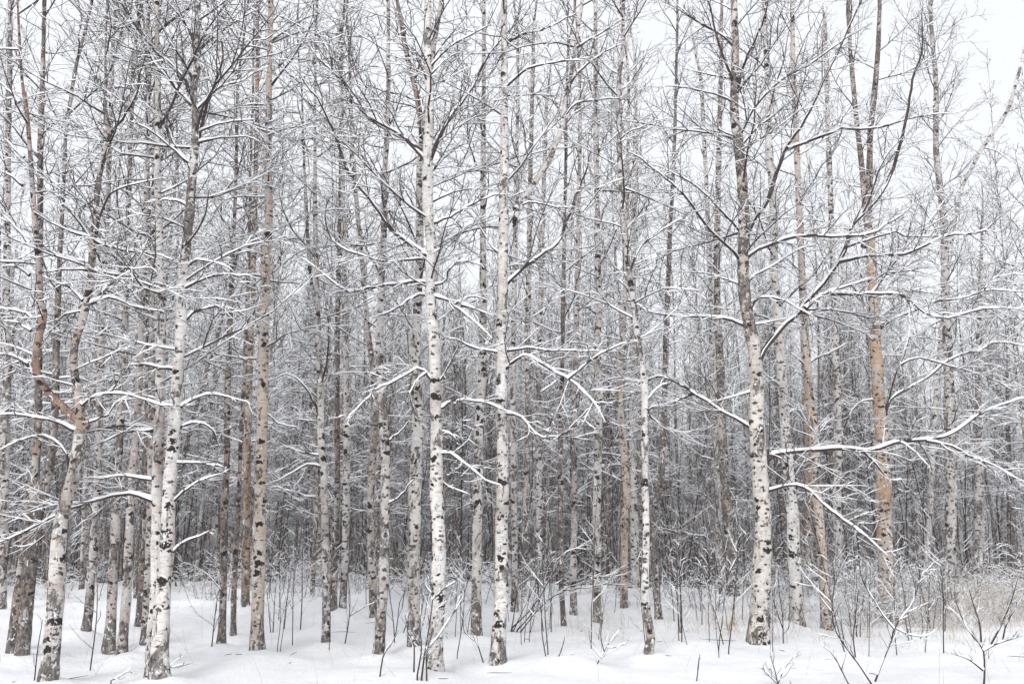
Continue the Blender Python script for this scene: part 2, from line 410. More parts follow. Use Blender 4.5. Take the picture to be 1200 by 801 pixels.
    zt = H
    for A, AR in axes:
        z0 = A[0, 2]; lo = max(base[2] + opt.get('clear', 2.6), z0+0.1)
        hi_ = min(A[-1, 2]-0.3, vis)
        if hi_ > lo + 0.3:
            Pl, Rl, Ll = auto_limbs(A, AR, lo, hi_, 1.65*opt.get('per_m', 2.6)/len(axes)**0.5, opt.get('L', 2.0), r, zt=zt)
            crown_geo(w, s, Pl, Rl, Ll, r, lod=opt.get('lod', 1.0)*0.85, t1=0.024, sides=5)
        if A[-1, 2] - 0.3 > max(hi_, lo) + 0.5:       # above the photograph's upper edge
            Pl, Rl, Ll = auto_limbs(A, AR, max(hi_, lo), A[-1, 2]-0.3, 2.0, opt.get('L', 2.0), r, zt=zt)
            crown_geo(w, s, Pl, Rl, Ll, r, lod=0.6, t1=0.022, sides=4, fine=False)
    if w.n:
        o = obj('crown', w.mesh('crown', TWIG, base), root); fluff(obj('snow', s.mesh('snow', SNOW, base), o))
    MOUNDS.append((base[0], base[1], R[0]))
    return root

# ------------------------------------------------------------------ the birches that can be told apart
T = []
def tree(label, bark, trunk, brs=(), stems=(), Y=None, **opt):
    T.append((100+len(T), 'birch_tree', label, bark, Y, trunk, stems, brs, opt))

tree('grey birch forking into two rust-brown crooked stems, dead limbs to both sides', PALE,
  [(56,802,18),(62,740,17),(66,690,16),(68,640,15),(74,600,14),(82,570,13),(88,545,12),(92,520,12),(94,495,11),(90,455,9),(86,425,8),(88,400,8),(98,370,8),(106,330,8),(108,300,8),(110,275,7),(112,250,6),(115,215,6),(119,195,5),(126,172,5),(129,155,5),(124,135,4),(124,105,3),(123,60,2)],
  [(1.3,(92,506),(75,497),(50,490),(22,486),(0,486),(-20,490)), (1.2,(34,428),(27,424),(15,417),(0,415),(-25,419)), ((37,372),(25,365),(0,362),(-20,365)), ((35,388),(20,378),(0,376)), ((35,323),(20,313),(0,312)),
   ((27,217),(12,206),(0,200)), ((34,285),(20,268),(0,250)), ((107,280),(95,262),(72,237),(60,215),(52,190)), ((106,278),(85,272),(62,262),(37,247)), ((104,308),(75,300),(55,295)), ((103,316),(75,316),(45,320)),
   ((97,352),(82,337),(62,329),(42,320)), (1.2,(105,355),(112,350),(137,325),(160,295),(180,282),(217,272)), ((110,285),(120,245),(130,227),(150,217),(185,210)), (1.2,(110,282),(135,291),(157,295),(185,299),(207,305)),
   (1.2,(107,315),(135,322),(162,324),(185,329)), ((137,325),(155,342),(170,360)), (1.2,(103,355),(115,350),(135,350),(160,360),(185,364),(205,364)), ((91,470),(97,475),(110,464),(135,461),(160,464),(185,474),(207,475)),
   ((94,503),(104,495),(125,486),(135,472),(155,467)), ((82,552),(77,530),(62,515),(40,510),(0,527)), ((27,185),(10,168),(0,158)), ((22,120),(8,104),(-6,92)), ((128,156),(145,136),(160,112),(163,90),(172,58))],
  [(RUST,[(94,500,10),(86,493,9),(75,484,9),(55,465,8),(40,447,8),(33,428,8),(35,400,8),(41,375,8),(42,362,8),(38,345,7),(37,320,7),(35,290,6),(32,250,6),(29,210,5),(25,150,4),(22,120,4),(17,87,3),(14,40,3),(12,0,2)])], L=1.8, clear=2.3, per_m=2.2, top=(510, (0.40, 0.31, 0.26, 0.66)))

tree('pale birch with two stems rising from one black-scarred butt, branches drooping low', WHITE,
  [(187,797,19),(188,750,18),(191,700,17),(195,650,16),(197,600,15),(199,560,14),(204,500,14),(207,450,13),(210,410,12),(212,380,12),(211,350,11),(215,320,11),(218,290,10),(222,250,10),(225,212,9),(227,190,9),(229,150,8),(227,112,7),(231,75,7),(231,37,6),(232,0,6)],
  [(1.3,(229,127),(215,112),(200,95),(182,75),(175,60),(160,37),(140,15),(127,0),(112,-20)), ((222,108),(215,90),(197,72),(182,60),(170,42),(162,25),(161,0)), ((226,100),(220,82),(207,60),(197,45),(185,22),(170,0)), ((230,48),(217,27),(195,0)),
   (1.1,(234,56),(250,44),(275,27),(300,12)), (1.1,(229,129),(242,115),(257,102),(280,96),(300,84),(318,76)), ((232,166),(257,162),(287,160),(305,167)), ((230,157),(242,150),(275,142),(300,140)), (1.1,(230,172),(236,150),(241,130),(246,110),(257,82),(261,57),(252,20)),
   ((224,196),(207,172),(195,147),(175,127),(165,115)), ((222,192),(197,170),(175,152),(152,142)), ((220,242),(207,235),(185,235),(165,238)), ((218,312),(232,304),(250,307),(275,317)), (1.2,(213,340),(232,329),(255,322),(280,322),(297,324)),
   (1.2,(212,381),(225,367),(245,360),(272,362),(297,376)), ((208,340),(192,334),(178,330)), (1.2,(211,330),(215,305),(220,287),(232,267),(241,250),(244,222)), (1.1,(209,478),(232,465),(252,462),(272,466),(297,475)),
   (1.2,(205,505),(222,496),(242,497),(252,510),(257,525)), (1.1,(203,542),(232,542),(262,547)), ((200,590),(217,575),(237,562),(262,554)), ((199,648),(217,635),(245,622)), (1.4,(204,432),(184,430),(170,427),(147,427)),
   (1.1,(184,504),(160,504),(142,507),(125,516),(108,523)), (1.2,(182,563),(160,559),(140,557),(120,560),(97,559)), (1.3,(182,588),(162,580),(140,579),(115,585),(87,594),(70,600),(50,612),(25,625),(0,635),(-18,642))],
  [(WHITE,[(177,785,13),(180,740,13),(183,690,13),(184,640,13),(184,600,12),(184,560,12),(186,510,12),(188,460,11),(188,410,10),(189,370,9),(189,340,9),(187,300,8),(186,250,8),(184,195,7),(185,150,6),(185,100,6),(184,37,5),(184,0,4)],0.25)], L=2.1, clear=2.9, per_m=2.4, top=(300, (0.68, 0.65, 0.62, 0.75)))

tree('tan-barked straight birch, papery bark, rising from open snow with bare lower trunk', TAN,
  [(301,765,15),(302,700,14),(304,640,14),(305,600,13),(305,560,13),(307,500,12),(308,450,12),(309,400,11),(311,350,10),(312,295,10),(315,255,9),(314,207,8),(314,180,8),(315,125,7),(316,75,6),(317,25,6),(317,0,6)],
  [((318,48),(347,27),(375,15)), ((315,27),(300,10),(290,-5)), ((314,54),(300,35),(288,22)), ((318,26),(342,0)), ((317,100),(345,65),(375,12)), ((312,293),(300,275),(288,245)), ((311,328),(325,330),(350,332),(370,340)), ((307,478),(315,487),(327,496),(350,500)), ((310,325),(296,322),(282,328))], L=1.7, per_m=2.4, clear=3.2)

tree('slim birch with flaking brown bark, fork high up and one long crooked snowy limb', PALE,
  [(382,757,9),(382,725,9),(382,675,8),(381,625,8),(380,587,8),(379,550,8),(376,512,8),(376,475,8),(374,425,7),(373,395,7),(372,350,6),(370,300,5),(369,237,5),(369,200,4),(369,120,3),(370,40,3)],
  [(1.2,(376,492),(370,475),(362,460),(350,445),(340,439),(331,439),(318,446)), ((378,534),(357,530),(342,526),(330,521)), ((378,547),(360,544),(345,552),(312,569)), ((375,450),(382,430),(385,400),(384,370))],
  [(GREY,[(373,360,5),(366,325,4),(362,262,4),(359,200,3),(356,110,2)])], L=1.4, per_m=2.2, clear=3.2, lod=0.8)

tree('grey speckled birch with many round black scars standing alone on flat snow', GREY,
  [(444,765,12),(447,712,12),(450,662,12),(451,600,11),(452,550,11),(450,500,11),(447,450,10),(444,400,9),(446,375,8),(447,325,8),(450,262,7),(451,200,6),(454,150,6),(455,100,5),(455,50,4),(455,0,4)],
  [((451,592),(470,580),(486,560)), ((449,520),(470,505),(480,492))], L=1.7, per_m=2.6, clear=3.6, lod=0.8)

tree('speckled birch turning rust-red near its top, hard beside the clean white trunk', PALE,
  [(484,758,13),(485,700,14),(485,650,14),(486,600,14),(486,575,14),(489,512,14),(489,462,13),(487,412,12),(490,350,10),(492,275,9),(491,225,8),(493,180,8)],
  [((487,118),(470,111),(450,107),(432,100),(410,99)), ((486,93),(495,65),(507,45),(517,17),(520,-5)), ((490,250),(482,235),(470,215))],
  [(RUST,[(493,190,8),(493,150,7),(491,130,7),(486,100,6),(479,75,6),(474,50,5),(470,25,5),(465,0,4)])], L=1.7, per_m=2.0, clear=3.4, lod=0.8, H=12.5)

tree('clean white birch with big snow-laden limbs on both sides, sapling clump at its foot', WHITE,
  [(510,789,18),(511,750,16),(513,700,16),(514,650,15),(513,600,15),(511,575,15),(512,525,14),(511,487,14),(510,450,13),(509,400,13),(506,375,13),(504,325,12),(505,287,12),(502,250,12),(501,212,12),(501,175,11),(504,125,10),(501,75,9),(501,37,8),(501,0,8)],
  [(1.2,(500,190),(485,172),(465,155),(447,145),(430,135),(417,120),(407,102),(392,85),(372,67),(360,50),(345,27)), ((389,85),(387,65),(367,30)), (1.4,(503,188),(512,167),(525,140),(540,120),(555,100),(565,77),(580,55),(597,35),(612,22)),
   ((503,79),(525,57),(550,42),(575,29)), ((503,88),(525,68),(540,62)), (1.3,(502,301),(482,286),(462,272),(450,257),(437,237),(422,220),(407,200),(392,155),(380,132),(372,115),(362,105),(346,77)),
   (1.1,(503,302),(480,304),(450,306),(430,301),(402,291),(387,277),(380,250)), (1.2,(504,332),(485,329),(470,332),(440,335),(420,341),(400,338),(375,318),(350,300)), (1.2,(507,347),(490,345),(475,355),(455,366),(435,372)),
   (1.3,(506,346),(520,350),(532,357),(550,372),(565,385),(577,397)), ((532,357),(545,350),(555,347),(572,352)), ((540,357),(565,365),(582,370)), (1.2,(504,262),(512,260),(530,252),(552,240),(575,230),(595,227)), ((504,238),(525,227),(550,221),(580,222)),
   ((503,257),(490,250),(482,235)), ((505,335),(522,330),(525,317),(537,307),(560,309),(575,320)), (1.1,(509,449),(500,438),(492,431),(480,436),(462,447),(440,457),(405,492)), ((500,436),(487,447),(475,472)),
   (1.1,(512,480),(519,477),(530,469),(550,469),(570,472),(600,484)), ((511,450),(519,440),(530,420),(540,402)), ((512,507),(520,505),(532,512),(537,525)), ((512,532),(525,530),(547,545),(570,562),(585,567)), ((512,552),(515,550),(520,567),(550,579))], L=2.0, per_m=1.8, clear=3.6)

tree('whitish birch with a dark cracked lower trunk standing between two cleaner white ones', PALE,
  [(559,747,12),(558,700,12),(559,650,11),(559,600,11),(561,550,11),(561,500,10),(565,437,9),(566,400,9),(566,340,8),(566,275,7),(566,200,6),(567,100,5),(567,0,4)], (), L=1.7, per_m=2.6, clear=4.2, lod=0.75)

tree('brightest white birch, slim and dead straight, with a pale stem forking right and up', WHITE,
  [(583,779,18),(585,740,16),(588,690,15),(588,640,15),(588,600,14),(589,575,14),(589,525,13),(587,475,13),(589,425,13),(587,395,12),(589,350,12),(589,300,12),(590,250,11),(591,200,10),(591,150,9),(591,100,8),(591,50,7),(591,0,6)],
  [(1.5,(589,338),(600,325),(615,312),(637,297),(655,282),(662,265),(670,245),(675,230),(687,200),(692,175)), (1.2,(587,441),(597,427),(615,416),(632,424),(650,435),(667,445),(682,457),(697,472),(710,495)), ((666,444),(677,435),(695,420),(712,410),(735,400)),
   (1.1,(589,412),(600,410),(622,407),(637,410),(675,411),(707,411)), (1.1,(588,414),(575,411),(560,409),(535,398),(520,395)), ((589,482),(600,485),(612,490),(627,507),(637,512),(657,510),(677,492),(695,475)), ((600,245),(607,242),(622,237),(647,241),(670,244)),
   (1.1,(591,105),(600,95),(615,82),(632,76),(660,72),(697,67)), (1.1,(591,52),(600,47),(615,39),(635,35),(657,25),(677,15)), (1.1,(667,98),(682,80),(700,67),(717,57),(730,50)), ((675,56),(692,45),(712,34),(730,21)), ((658,142),(670,125),(682,119),(715,116),(742,117)), ((590,300),(578,290),(565,270),(552,250))],
  [(PALE,[(590,285,7),(600,262,7),(612,235,7),(625,215,7),(635,200,7),(642,190,7),(650,170,6),(660,142,6),(662,117,5),(667,100,5),(675,50,4),(681,12,4),(685,-15,3)])], L=1.9, per_m=1.8, clear=4.2)

tree('straight pole-thin birch, cream bark, dark butt in snow beside an arching snowy shoot', PALE,
  [(700,730,10),(700,687,9),(700,637,9),(699,600,9),(700,570,9),(701,537,9),(701,487,9),(701,450,9),(700,400,8),(702,360,8),(701,325,7),(700,250,6),(699,180,6),(698,100,5),(698,0,4)], (), L=1.6, per_m=2.6, clear=4.5, lod=0.75)

tree('thin white birch with a kinked S-shaped foot in open snow', WHITE,
  [(759,770,10),(763,750,10),(760,730,10),(756,700,9),(757,650,8),(757,600,8),(756,570,8),(756,537,8),(755,500,8),(756,462,8),(752,425,7),(747,395,7),(742,350,7),(736,310,6),(729,250,6),(727,212,6),(725,150,5),(725,100,5),(730,50,4),(731,0,4)],
  [((737,326),(745,300),(755,285),(775,270),(800,255)), ((742,352),(733,335),(722,325)), ((757,470),(770,455),(785,448))], L=1.5, per_m=2.4, clear=3.4, lod=0.85, top=(430, GREY))

tree('black-flecked slender birch just behind the one with the kinked foot', (0.55,0.50,0.46,0.85),
  [(772,726,8),(770,700,8),(767,650,8),(766,610,8),(770,585,8),(775,560,8),(776,525,8),(779,475,7),(780,425,7),(782,360,6),(785,280,5),(790,180,4),(793,60,3)], (), L=1.5, per_m=2.6, clear=4.0, lod=0.7)

tree('slender tan birch with a gentle bow in its middle and a dark butt', TAN,
  [(731,714,8),(732,650,8),(732,600,8),(735,587,8),(731,525,8),(726,462,7),(726,425,7),(730,395,6),(733,330,5),(735,240,4),(737,120,3)], (), L=1.5, per_m=2.6, clear=4.0, lod=0.7)

tree('very thin dark-stemmed birch with brown bark leaning a little, next to arching shoots', BROWN,
  [(661,737,6),(658,687,6),(657,625,6),(657,575,6),(657,500,6),(659,425,5),(660,350,5),(662,250,4),(664,130,3)], (), L=1.4, per_m=2.6, clear=4.0, lod=0.7)

tree('largest birch: thick white trunk, cracked black foot, long snowy limbs reaching out sideways', (0.72,0.67,0.62,0.50),
  [(888,755,24),(890,725,22),(892,687,21),(894,637,19),(895,600,18),(892,575,18),(890,537,17),(887,500,17),(887,450,16),(885,412,15),(881,395,15),(877,375,14),(872,337,13),(871,300,13),(872,262,13),(871,237,12),(870,212,12),(867,187,11),(865,162,11),(861,137,10),(861,100,9),(862,62,8),(861,25,7),(860,0,7)],
  [(1.2,(871,312),(860,295),(845,282),(830,267),(817,250),(805,232),(787,215),(762,195),(750,185),(735,177)), (1.1,(871,275),(860,262),(845,247),(830,230),(812,215),(782,200),(765,193)), (1.3,(876,382),(855,374),(837,371),(812,370),(787,369),(762,366),(747,357),(720,347)),
   ((871,335),(862,331),(845,325),(825,320),(800,319)), (1.4,(886,506),(879,500),(865,491),(847,482),(832,472),(815,461),(800,452),(787,445),(772,440),(760,445),(745,447),(725,442),(707,447)), (1.1,(886,460),(880,459),(860,464),(835,471)),
   ((812,460),(800,466),(782,474),(762,477),(760,485),(775,497),(800,507),(825,502)), ((862,99),(855,92),(820,85),(800,80)), (1.4,(861,104),(857,90),(850,72),(842,50),(835,20),(829,0),(824,-20)), ((864,166),(847,157),(825,151),(800,154),(780,160)),
   ((863,162),(845,152),(832,140),(820,127)), ((861,121),(855,117),(837,110),(800,102),(772,101)), (1.1,(861,56),(847,42),(830,32),(810,20),(787,0)), (1.4,(862,108),(867,95),(872,75),(880,57),(890,37),(897,15),(904,-15)),
   (1.2,(866,160),(875,142),(885,125),(900,108),(925,87),(950,75),(982,52),(1005,35)), (1.1,(868,172),(885,152),(900,140),(925,120),(945,100)), (1.4,(872,304),(887,292),(900,288),(920,280),(945,276),(992,277),(1020,274),(1040,262),(1060,250),(1080,230)),
   (1.2,(873,332),(887,320),(900,315),(922,300),(940,291),(960,285)), (1.2,(876,366),(887,350),(900,348),(917,351),(937,362),(955,372)),
   (1.3,(872,285),(880,265),(887,252),(900,235),(912,197),(922,172),(937,150),(952,125),(962,100),(975,75),(987,50),(1000,20),(1010,0),(1018,-20)), (1.1,(923,174),(950,164),(972,157),(985,150),(1010,151),(1040,147),(1060,140),(1085,135),(1117,133)),
   (1.2,(886,430),(893,415),(905,397),(920,380),(935,367),(947,350),(965,332),(982,307),(992,287),(997,267),(1010,252),(1025,237),(1040,215),(1050,187),(1055,170),(1062,140),(1067,112),(1071,87),(1079,67),(1081,37),(1080,10)),
   (1.3,(944,361),(965,345),(992,336),(1020,327),(1045,320),(1072,317),(1090,322)), (1.3,(984,306),(1005,301),(1032,299),(1062,297),(1090,285),(1112,275),(1150,272),(1175,252)), (1.2,(993,288),(1020,280),(1052,271),(1062,277),(1107,276)),
   (1.2,(1020,347),(1042,315),(1060,292),(1075,275),(1090,257),(1110,230)), ((937,364),(967,362),(995,366),(1025,372),(1050,360),(1075,352)), (1.1,(936,365),(967,372),(1000,385),(1035,399)), (1.2,(975,344),(1020,344),(1055,345),(1070,355),(1090,370),(1115,372),(1150,362),(1197,361)),
   (1.6,(893,548),(900,537),(910,531),(950,527),(987,525),(1020,527),(1037,522),(1055,517),(1080,515),(1107,511),(1125,502),(1140,490),(1165,477),(1200,466),(1225,458)), (1.1,(1085,516),(1115,522),(1132,532),(1165,545),(1182,555),(1200,567),(1215,580)),
   ((1010,527),(1025,542),(1042,562),(1057,562),(1062,575)), ((1055,518),(1070,527),(1090,547)), (1.3,(894,578),(900,575),(915,570),(937,569),(950,575),(962,587),(977,600),(1007,622),(1025,637),(1040,650)), ((1010,253),(1022,225),(1030,200),(1042,178),(1060,160)), ((998,268),(1010,240),(1020,215),(1028,195))], L=2.2, per_m=1.5, clear=4.0, top=(400, (0.66, 0.58, 0.51, 0.78)))

tree('smooth white birch close behind the largest trunk, foot ringed by bare shoots', WHITE,
  [(934,735,15),(934,712,14),(932,675,14),(930,625,13),(929,600,13),(926,575,12),(922,525,12),(920,487,11),(917,450,11),(914,405,10),(910,350,10),(907,312,9),(907,250,9),(905,212,8),(901,175,8),(900,100,7),(897,40,6),(895,0,5)],
  [((918,455),(905,445),(893,435)), ((922,485),(935,480),(944,495))], L=1.8, per_m=2.0, clear=4.0, lod=0.8)

tree('birch with a tan, dark-mottled trunk tilting left as it rises, next to a whiter one', TAN,
  [(969,737,12),(967,700,11),(964,650,11),(961,612,10),(957,575,10),(954,512,10),(950,475,9),(946,437,9),(944,390,8),(940,325,8),(937,250,7),(933,160,6),(930,80,5),(928,0,4)],
  [(1.1,(946,428),(955,420),(975,412),(995,400)), ((945,430),(935,420),(925,412)), ((948,450),(935,435),(925,445))], L=1.7, per_m=2.2, clear=4.2, lod=0.75)

tree('pale grey birch half hidden behind the tilting tan one', PALE,
  [(981,692,9),(982,640,9),(981,562,9),(982,500,8),(980,425,8),(977,350,7),(974,250,6),(970,140,5),(967,30,4)], (), L=1.6, per_m=2.4, clear=4.5, lod=0.7)

tree('orange-barked birch with rings of curling bark, forked top and two upswept snowy limbs', (0.54,0.385,0.27,0.42),
  [(1040,723,18),(1039,675,17),(1036,625,16),(1036,600,15),(1036,575,15),(1035,525,14),(1031,487,13),(1029,450,13),(1027,412,12),(1025,392,12),(1024,350,11),(1021,312,10),(1020,275,9),(1016,257,7),(1010,195,6),(1005,150,5),(1000,100,5),(996,50,4),(994,12,4)],
  [(1.5,(1027,388),(1036,380),(1050,372),(1075,362),(1100,352),(1130,349),(1155,340),(1180,341),(1205,342)), ((1153,341),(1162,327),(1180,322),(1205,322)), (1.5,(1033,510),(1036,495),(1042,470),(1060,457),(1087,442),(1107,425),(1130,414),(1150,410),(1165,401),(1205,405)),
   (1.1,(1042,470),(1047,447),(1055,427),(1062,410),(1066,395)), ((1055,427),(1072,419),(1090,422),(1135,435),(1170,447),(1192,462)), ((1030,470),(1015,468),(1000,478),(990,500),(975,525)), ((1024,345),(1010,325),(1000,300))],
  [(BROWN,[(1019,285,8),(1024,250,7),(1025,195,7),(1026,150,6),(1031,100,6),(1035,50,5),(1037,0,4)])], L=1.8, per_m=1.8, clear=4.2, lod=0.85, top=(270, BROWN))

tree('grey birch with a black-ringed foot behind tall dry grass, its crown a haze of twigs', GREY,
  [(1115,706,13),(1113,675,13),(1114,637,12),(1114,600,12),(1115,575,11),(1114,487,11),(1112,437,10),(1108,350,9),(1107,275,8),(1102,220,7),(1097,175,6),(1097,100,5),(1092,37,4),(1090,0,4)], (), L=2.0, per_m=3.4, clear=2.6, lod=1.0)

tree('white-stemmed birch leaning hard over toward the gap of open sky', WHITE,
  [(1085,692,6),(1090,600,6),(1096,480,5),(1104,380,5),(1114,290,5),(1126,225,4),(1139,197,4),(1150,175,4),(1170,147,4),(1182,127,4),(1190,100,3),(1199,67,3),(1207,30,2)],
  [((1188,112),(1200,102),(1215,95)), ((1180,131),(1200,124),(1215,118)), ((1152,173),(1170,178),(1185,190))], L=1.0, per_m=1.0, clear=5.5, lod=0.6, H=11.0)

tree('blackish birch stem leaning away from a second dark one at the same foot', DARK,
  [(25,772,13),(30,720,13),(36,660,13),(45,600,11),(54,565,10),(60,530,9),(64,480,8),(66,400,7),(70,300,5),(75,200,4)], (), [(BROWN,[(15,757,12),(22,700,12),(29,650,11),(37,600,10),(41,560,9),(44,500,8),(46,400,7),(47,300,6),(47,195,6),(49,112,5),(51,50,4),(52,0,4)],0.4)], L=1.8, per_m=2.4, clear=3.0, lod=0.8)

tree('grey birch trunk, plain and knotty, foot crusted with snow, near the two-stemmed birch', GREY,
  [(100,746,10),(105,700,9),(109,650,9),(111,620,9),(113,580,8),(116,500,8),(119,400,7),(123,300,6),(128,180,5),(132,60,4)], (), L=1.7, per_m=2.6, clear=3.0, lod=0.75)
tree('grey-brown knotty birch in the row of three beside the two-stemmed birch, foot squarish', (0.52,0.47,0.44,0.6),
  [(127,763,12),(130,730,11),(132,675,10),(135,625,10),(136,590,9),(138,545,9),(143,470,8),(146,400,7),(148,300,6),(152,200,5),(156,80,4)], (), L=1.7, per_m=2.6, clear=3.2, lod=0.75)
tree('pinkish grey birch with a tapering black-bottomed foot beside the two-stemmed birch', (0.56,0.50,0.47,0.5),
  [(142,773,12),(147,713,10),(150,662,9),(152,612,9),(155,560,8),(160,500,8),(164,420,7),(168,300,6),(172,200,5),(175,80,4)], (), L=1.7, per_m=2.4, clear=3.2, lod=0.75)
tree('thin dark brown birch trunk seen just behind the two-stemmed birch', BROWN,
  [(162,737,8),(165,700,8),(169,640,7),(171,600,7),(172,520,6),(173,400,6),(174,280,5),(172,120,3)], (), L=1.6, per_m=2.4, clear=3.4, lod=0.7)
tree('grey birch whose trunk is overlapped by the two-stemmed birch in front', GREY,
  [(169,757,9),(172,712,9),(174,662,8),(176,600,8),(177,500,7),(178,380,6),(180,250,5),(182,100,4)], (), L=1.6, per_m=2.2, clear=3.6, lod=0.7)
tree('faint grey birch with a mottled trunk beside the rust-stemmed forked one', GREY,
  [(0,715,11),(2,650,11),(5,550,10),(6,500,10),(8,430,9),(7,360,8),(8,300,7),(9,170,6),(11,80,5),(12,0,4)], (), L=1.8, per_m=2.6, clear=3.0, lod=0.75)
tree('slender blackish-brown birch, rough-barked, beside the tan straight birch', BROWN,
  [(259,756,9),(261,712,8),(262,662,8),(263,600,8),(265,560,7),(266,500,7),(267,440,7),(269,390,6),(272,312,5),(275,250,4),(278,150,3)], (), L=1.5, per_m=2.6, clear=3.4, lod=0.75)
tree('brown pole of a young birch standing very close to a thicker dark one', BROWN,
  [(273,747,6),(274,695,6),(277,625,6),(280,575,5),(283,500,5),(287,420,5),(291,320,4),(294,200,3)], (), L=1.3, per_m=2.4, clear=3.6, lod=0.7)
tree('orange-brown birch trunk in the shade behind the tan straight birch', (0.40,0.28,0.20,0.55),
  [(287,714,9),(288,660,9),(289,600,8),(290,500,8),(293,412,7),(297,300,6),(300,180,5),(302,60,4)], (), L=1.6, per_m=2.4, clear=4.0, lod=0.7)
tree('dark chestnut birch trunk without any white bark, straight, behind the flaking brown one', (0.24,0.18,0.15,0.75),
  [(391,721,8),(391,680,8),(392,640,7),(395,575,7),(395,475,6),(395,400,6),(397,300,5),(399,200,4),(400,80,3)], (), L=1.5, per_m=2.4, clear=4.0, lod=0.7)
tree('light grey birch pole next to the dark chestnut trunk', PALE,
  [(401,721,8),(404,662,8),(405,600,8),(406,550,8),(406,475,7),(405,400,7),(404,340,6),(402,240,5),(401,120,4)], (), L=1.5, per_m=2.4, clear=4.0, lod=0.7)
tree('brown-grey birch bending left high up, touching the grey speckled trunk', (0.52,0.46,0.42,0.6),
  [(438,723,9),(436,662,9),(434,600,8),(436,550,8),(439,490,8),(438,440,7),(431,385,6),(424,300,5),(418,240,5),(412,150,4),(409,50,3)], (), L=1.5, per_m=2.4, clear=4.2, lod=0.7)
tree('cream birch pole with faint marks right beside the brightest white birch', PALE,
  [(603,718,8),(603,650,7),(602,550,7),(601,475,7),(602,380,6),(604,280,5),(606,150,4)], (), L=1.5, per_m=2.2, clear=4.5, lod=0.65)
tree('mottled brown birch with a slight kink among the trunks beyond the brightest birch', (0.50,0.44,0.40,0.7),
  [(611,700,9),(615,650,8),(617,575,8),(619,475,7),(618,400,7),(620,300,6),(622,180,5),(625,60,4)], (), L=1.6, per_m=2.4, clear=4.5, lod=0.65)
tree('short-marked grey birch pole beyond the arching shoots', GREY,
  [(632,690,8),(632,620,8),(632,550,8),(631,470,7),(633,380,6),(636,260,5),(640,130,4)], (), L=1.6, per_m=2.4, clear=4.5, lod=0.65)
tree('smooth grey-brown birch, no branches low down, beside the very thin dark one', (0.50,0.45,0.42,0.55),
  [(672,721,8),(672,662,8),(673,600,7),(673,525,7),(674,450,6),(676,360,6),(678,260,5),(680,130,4)], (), L=1.5, per_m=2.4, clear=4.5, lod=0.65)
tree('broad white birch with shredded bark, far back between two slim poles', WHITE,
  [(745,688,10),(744,640,10),(743,580,9),(742,500,9),(741,420,8),(742,330,7),(744,220,6),(745,90,4)], (), L=1.7, per_m=2.4, clear=5.0, lod=0.65)
tree('stout birch with a very dark shaggy lower trunk, pale above, beyond the dry grass', (0.55,0.48,0.42,0.75),
  [(860,700,13),(858,670,12),(855,637,11),(852,600,11),(850,570,10),(847,525,10),(845,475,9),(844,425,9),(841,370,8),(840,300,7),(842,200,6),(845,80,5)], (), L=1.7, per_m=2.2, clear=4.5, lod=0.7)
tree('dull white birch pole leaning on the line of the stout dark-footed one', PALE,
  [(842,692,8),(842,650,8),(842,575,7),(839,500,7),(836,420,6),(832,320,6),(828,220,5),(822,100,4)], (), L=1.6, per_m=2.2, clear=4.8, lod=0.65)
tree('warm tan birch trunk squeezed between the smooth white and the tilting one', (0.50,0.37,0.27,0.5),
  [(950,690,10),(949,650,9),(947,550,9),(944,460,8),(941,370,7),(938,270,6),(934,150,4)], (), L=1.6, per_m=2.2, clear=4.8, lod=0.65)
tree('dark broad birch trunk in the gap between the largest and the smooth white birch', DARK,
  [(915,690,12),(916,640,12),(916,560,11),(914,480,10),(911,390,8),(907,290,7),(903,170,5)], (), L=1.7, per_m=2.2, clear=4.5, lod=0.65)
tree('mottled grey birch beyond the grass clump, near the gap in the crowns', GREY,
  [(1150,690,11),(1149,640,11),(1147,575,10),(1146,500,8),(1147,420,6),(1149,330,4),(1152,240,2)], (), L=1.9, per_m=2.8, clear=3.0, lod=0.75, H=9.5)
tree('twiggy low birch with a dark trunk beyond the grass, its top below the others', DARK,
  [(1186,685,8),(1185,620,8),(1183,560,6),(1181,480,4),(1180,410,2)], (), L=1.9, per_m=3.0, clear=2.2, lod=0.75, H=8.0)
for s in T: make_tree(s)

# ------------------------------------------------------------------ birches deeper in the wood: shared shapes, one object each
def proto(seed, H, thin):
    r = np.random.default_rng(seed)
    n = 16; h = np.linspace(-0.4, H, n)
    ph = r.uniform(0, 6, 4); amp = r.uniform(0.05, 0.22)
    ax = np.stack([amp*(np.sin(h*0.5+ph[0])-np.sin(-0.2+ph[0])) + h*r.normal()*0.02, amp*(np.sin(h*0.43+ph[1])-np.sin(-.17+ph[1])) + h*r.normal()*0.02, h], -1)
    r0 = thin; ar = r0 * np.interp(np.clip(h/H, 0, 1), [0, 0.04, 0.3, 0.55, 1], [1.25, 1.0, 0.72, 0.42, 0.06])
    g = Geo(); q, _ = resample(np.column_stack([ax, ar]), 44)
    tube(g, q[None, :, :3], q[None, :, 3], 8, ref=np.array([0.13, 1.0, 0.0]), rough=trunk_rough(44, 8, r, 0.4))
    w, s = Geo(), Geo()
    Pl, Rl, Ll = auto_limbs(ax, ar, H*r.uniform(0.12, 0.2), H-0.3, 4.4, 1.9, r)
    crown_geo(w, s, Pl, Rl, Ll, r, lod=0.86, t1=0.024, t2=0.014, t3=0.010, sides=4, rt=0.0043)
    return g.mesh('trunk', BARK), w.mesh('crown', TWIG), s.mesh('snow', SNOW)
PR = [proto(900+i, 12.0 + 0.45*i, 0.038 + 0.006*(i % 6)) for i in range(7)]
r = np.random.default_rng(5)
spots = [(m[0], m[1]) for m in MOUNDS]; deep = []
tries = 0
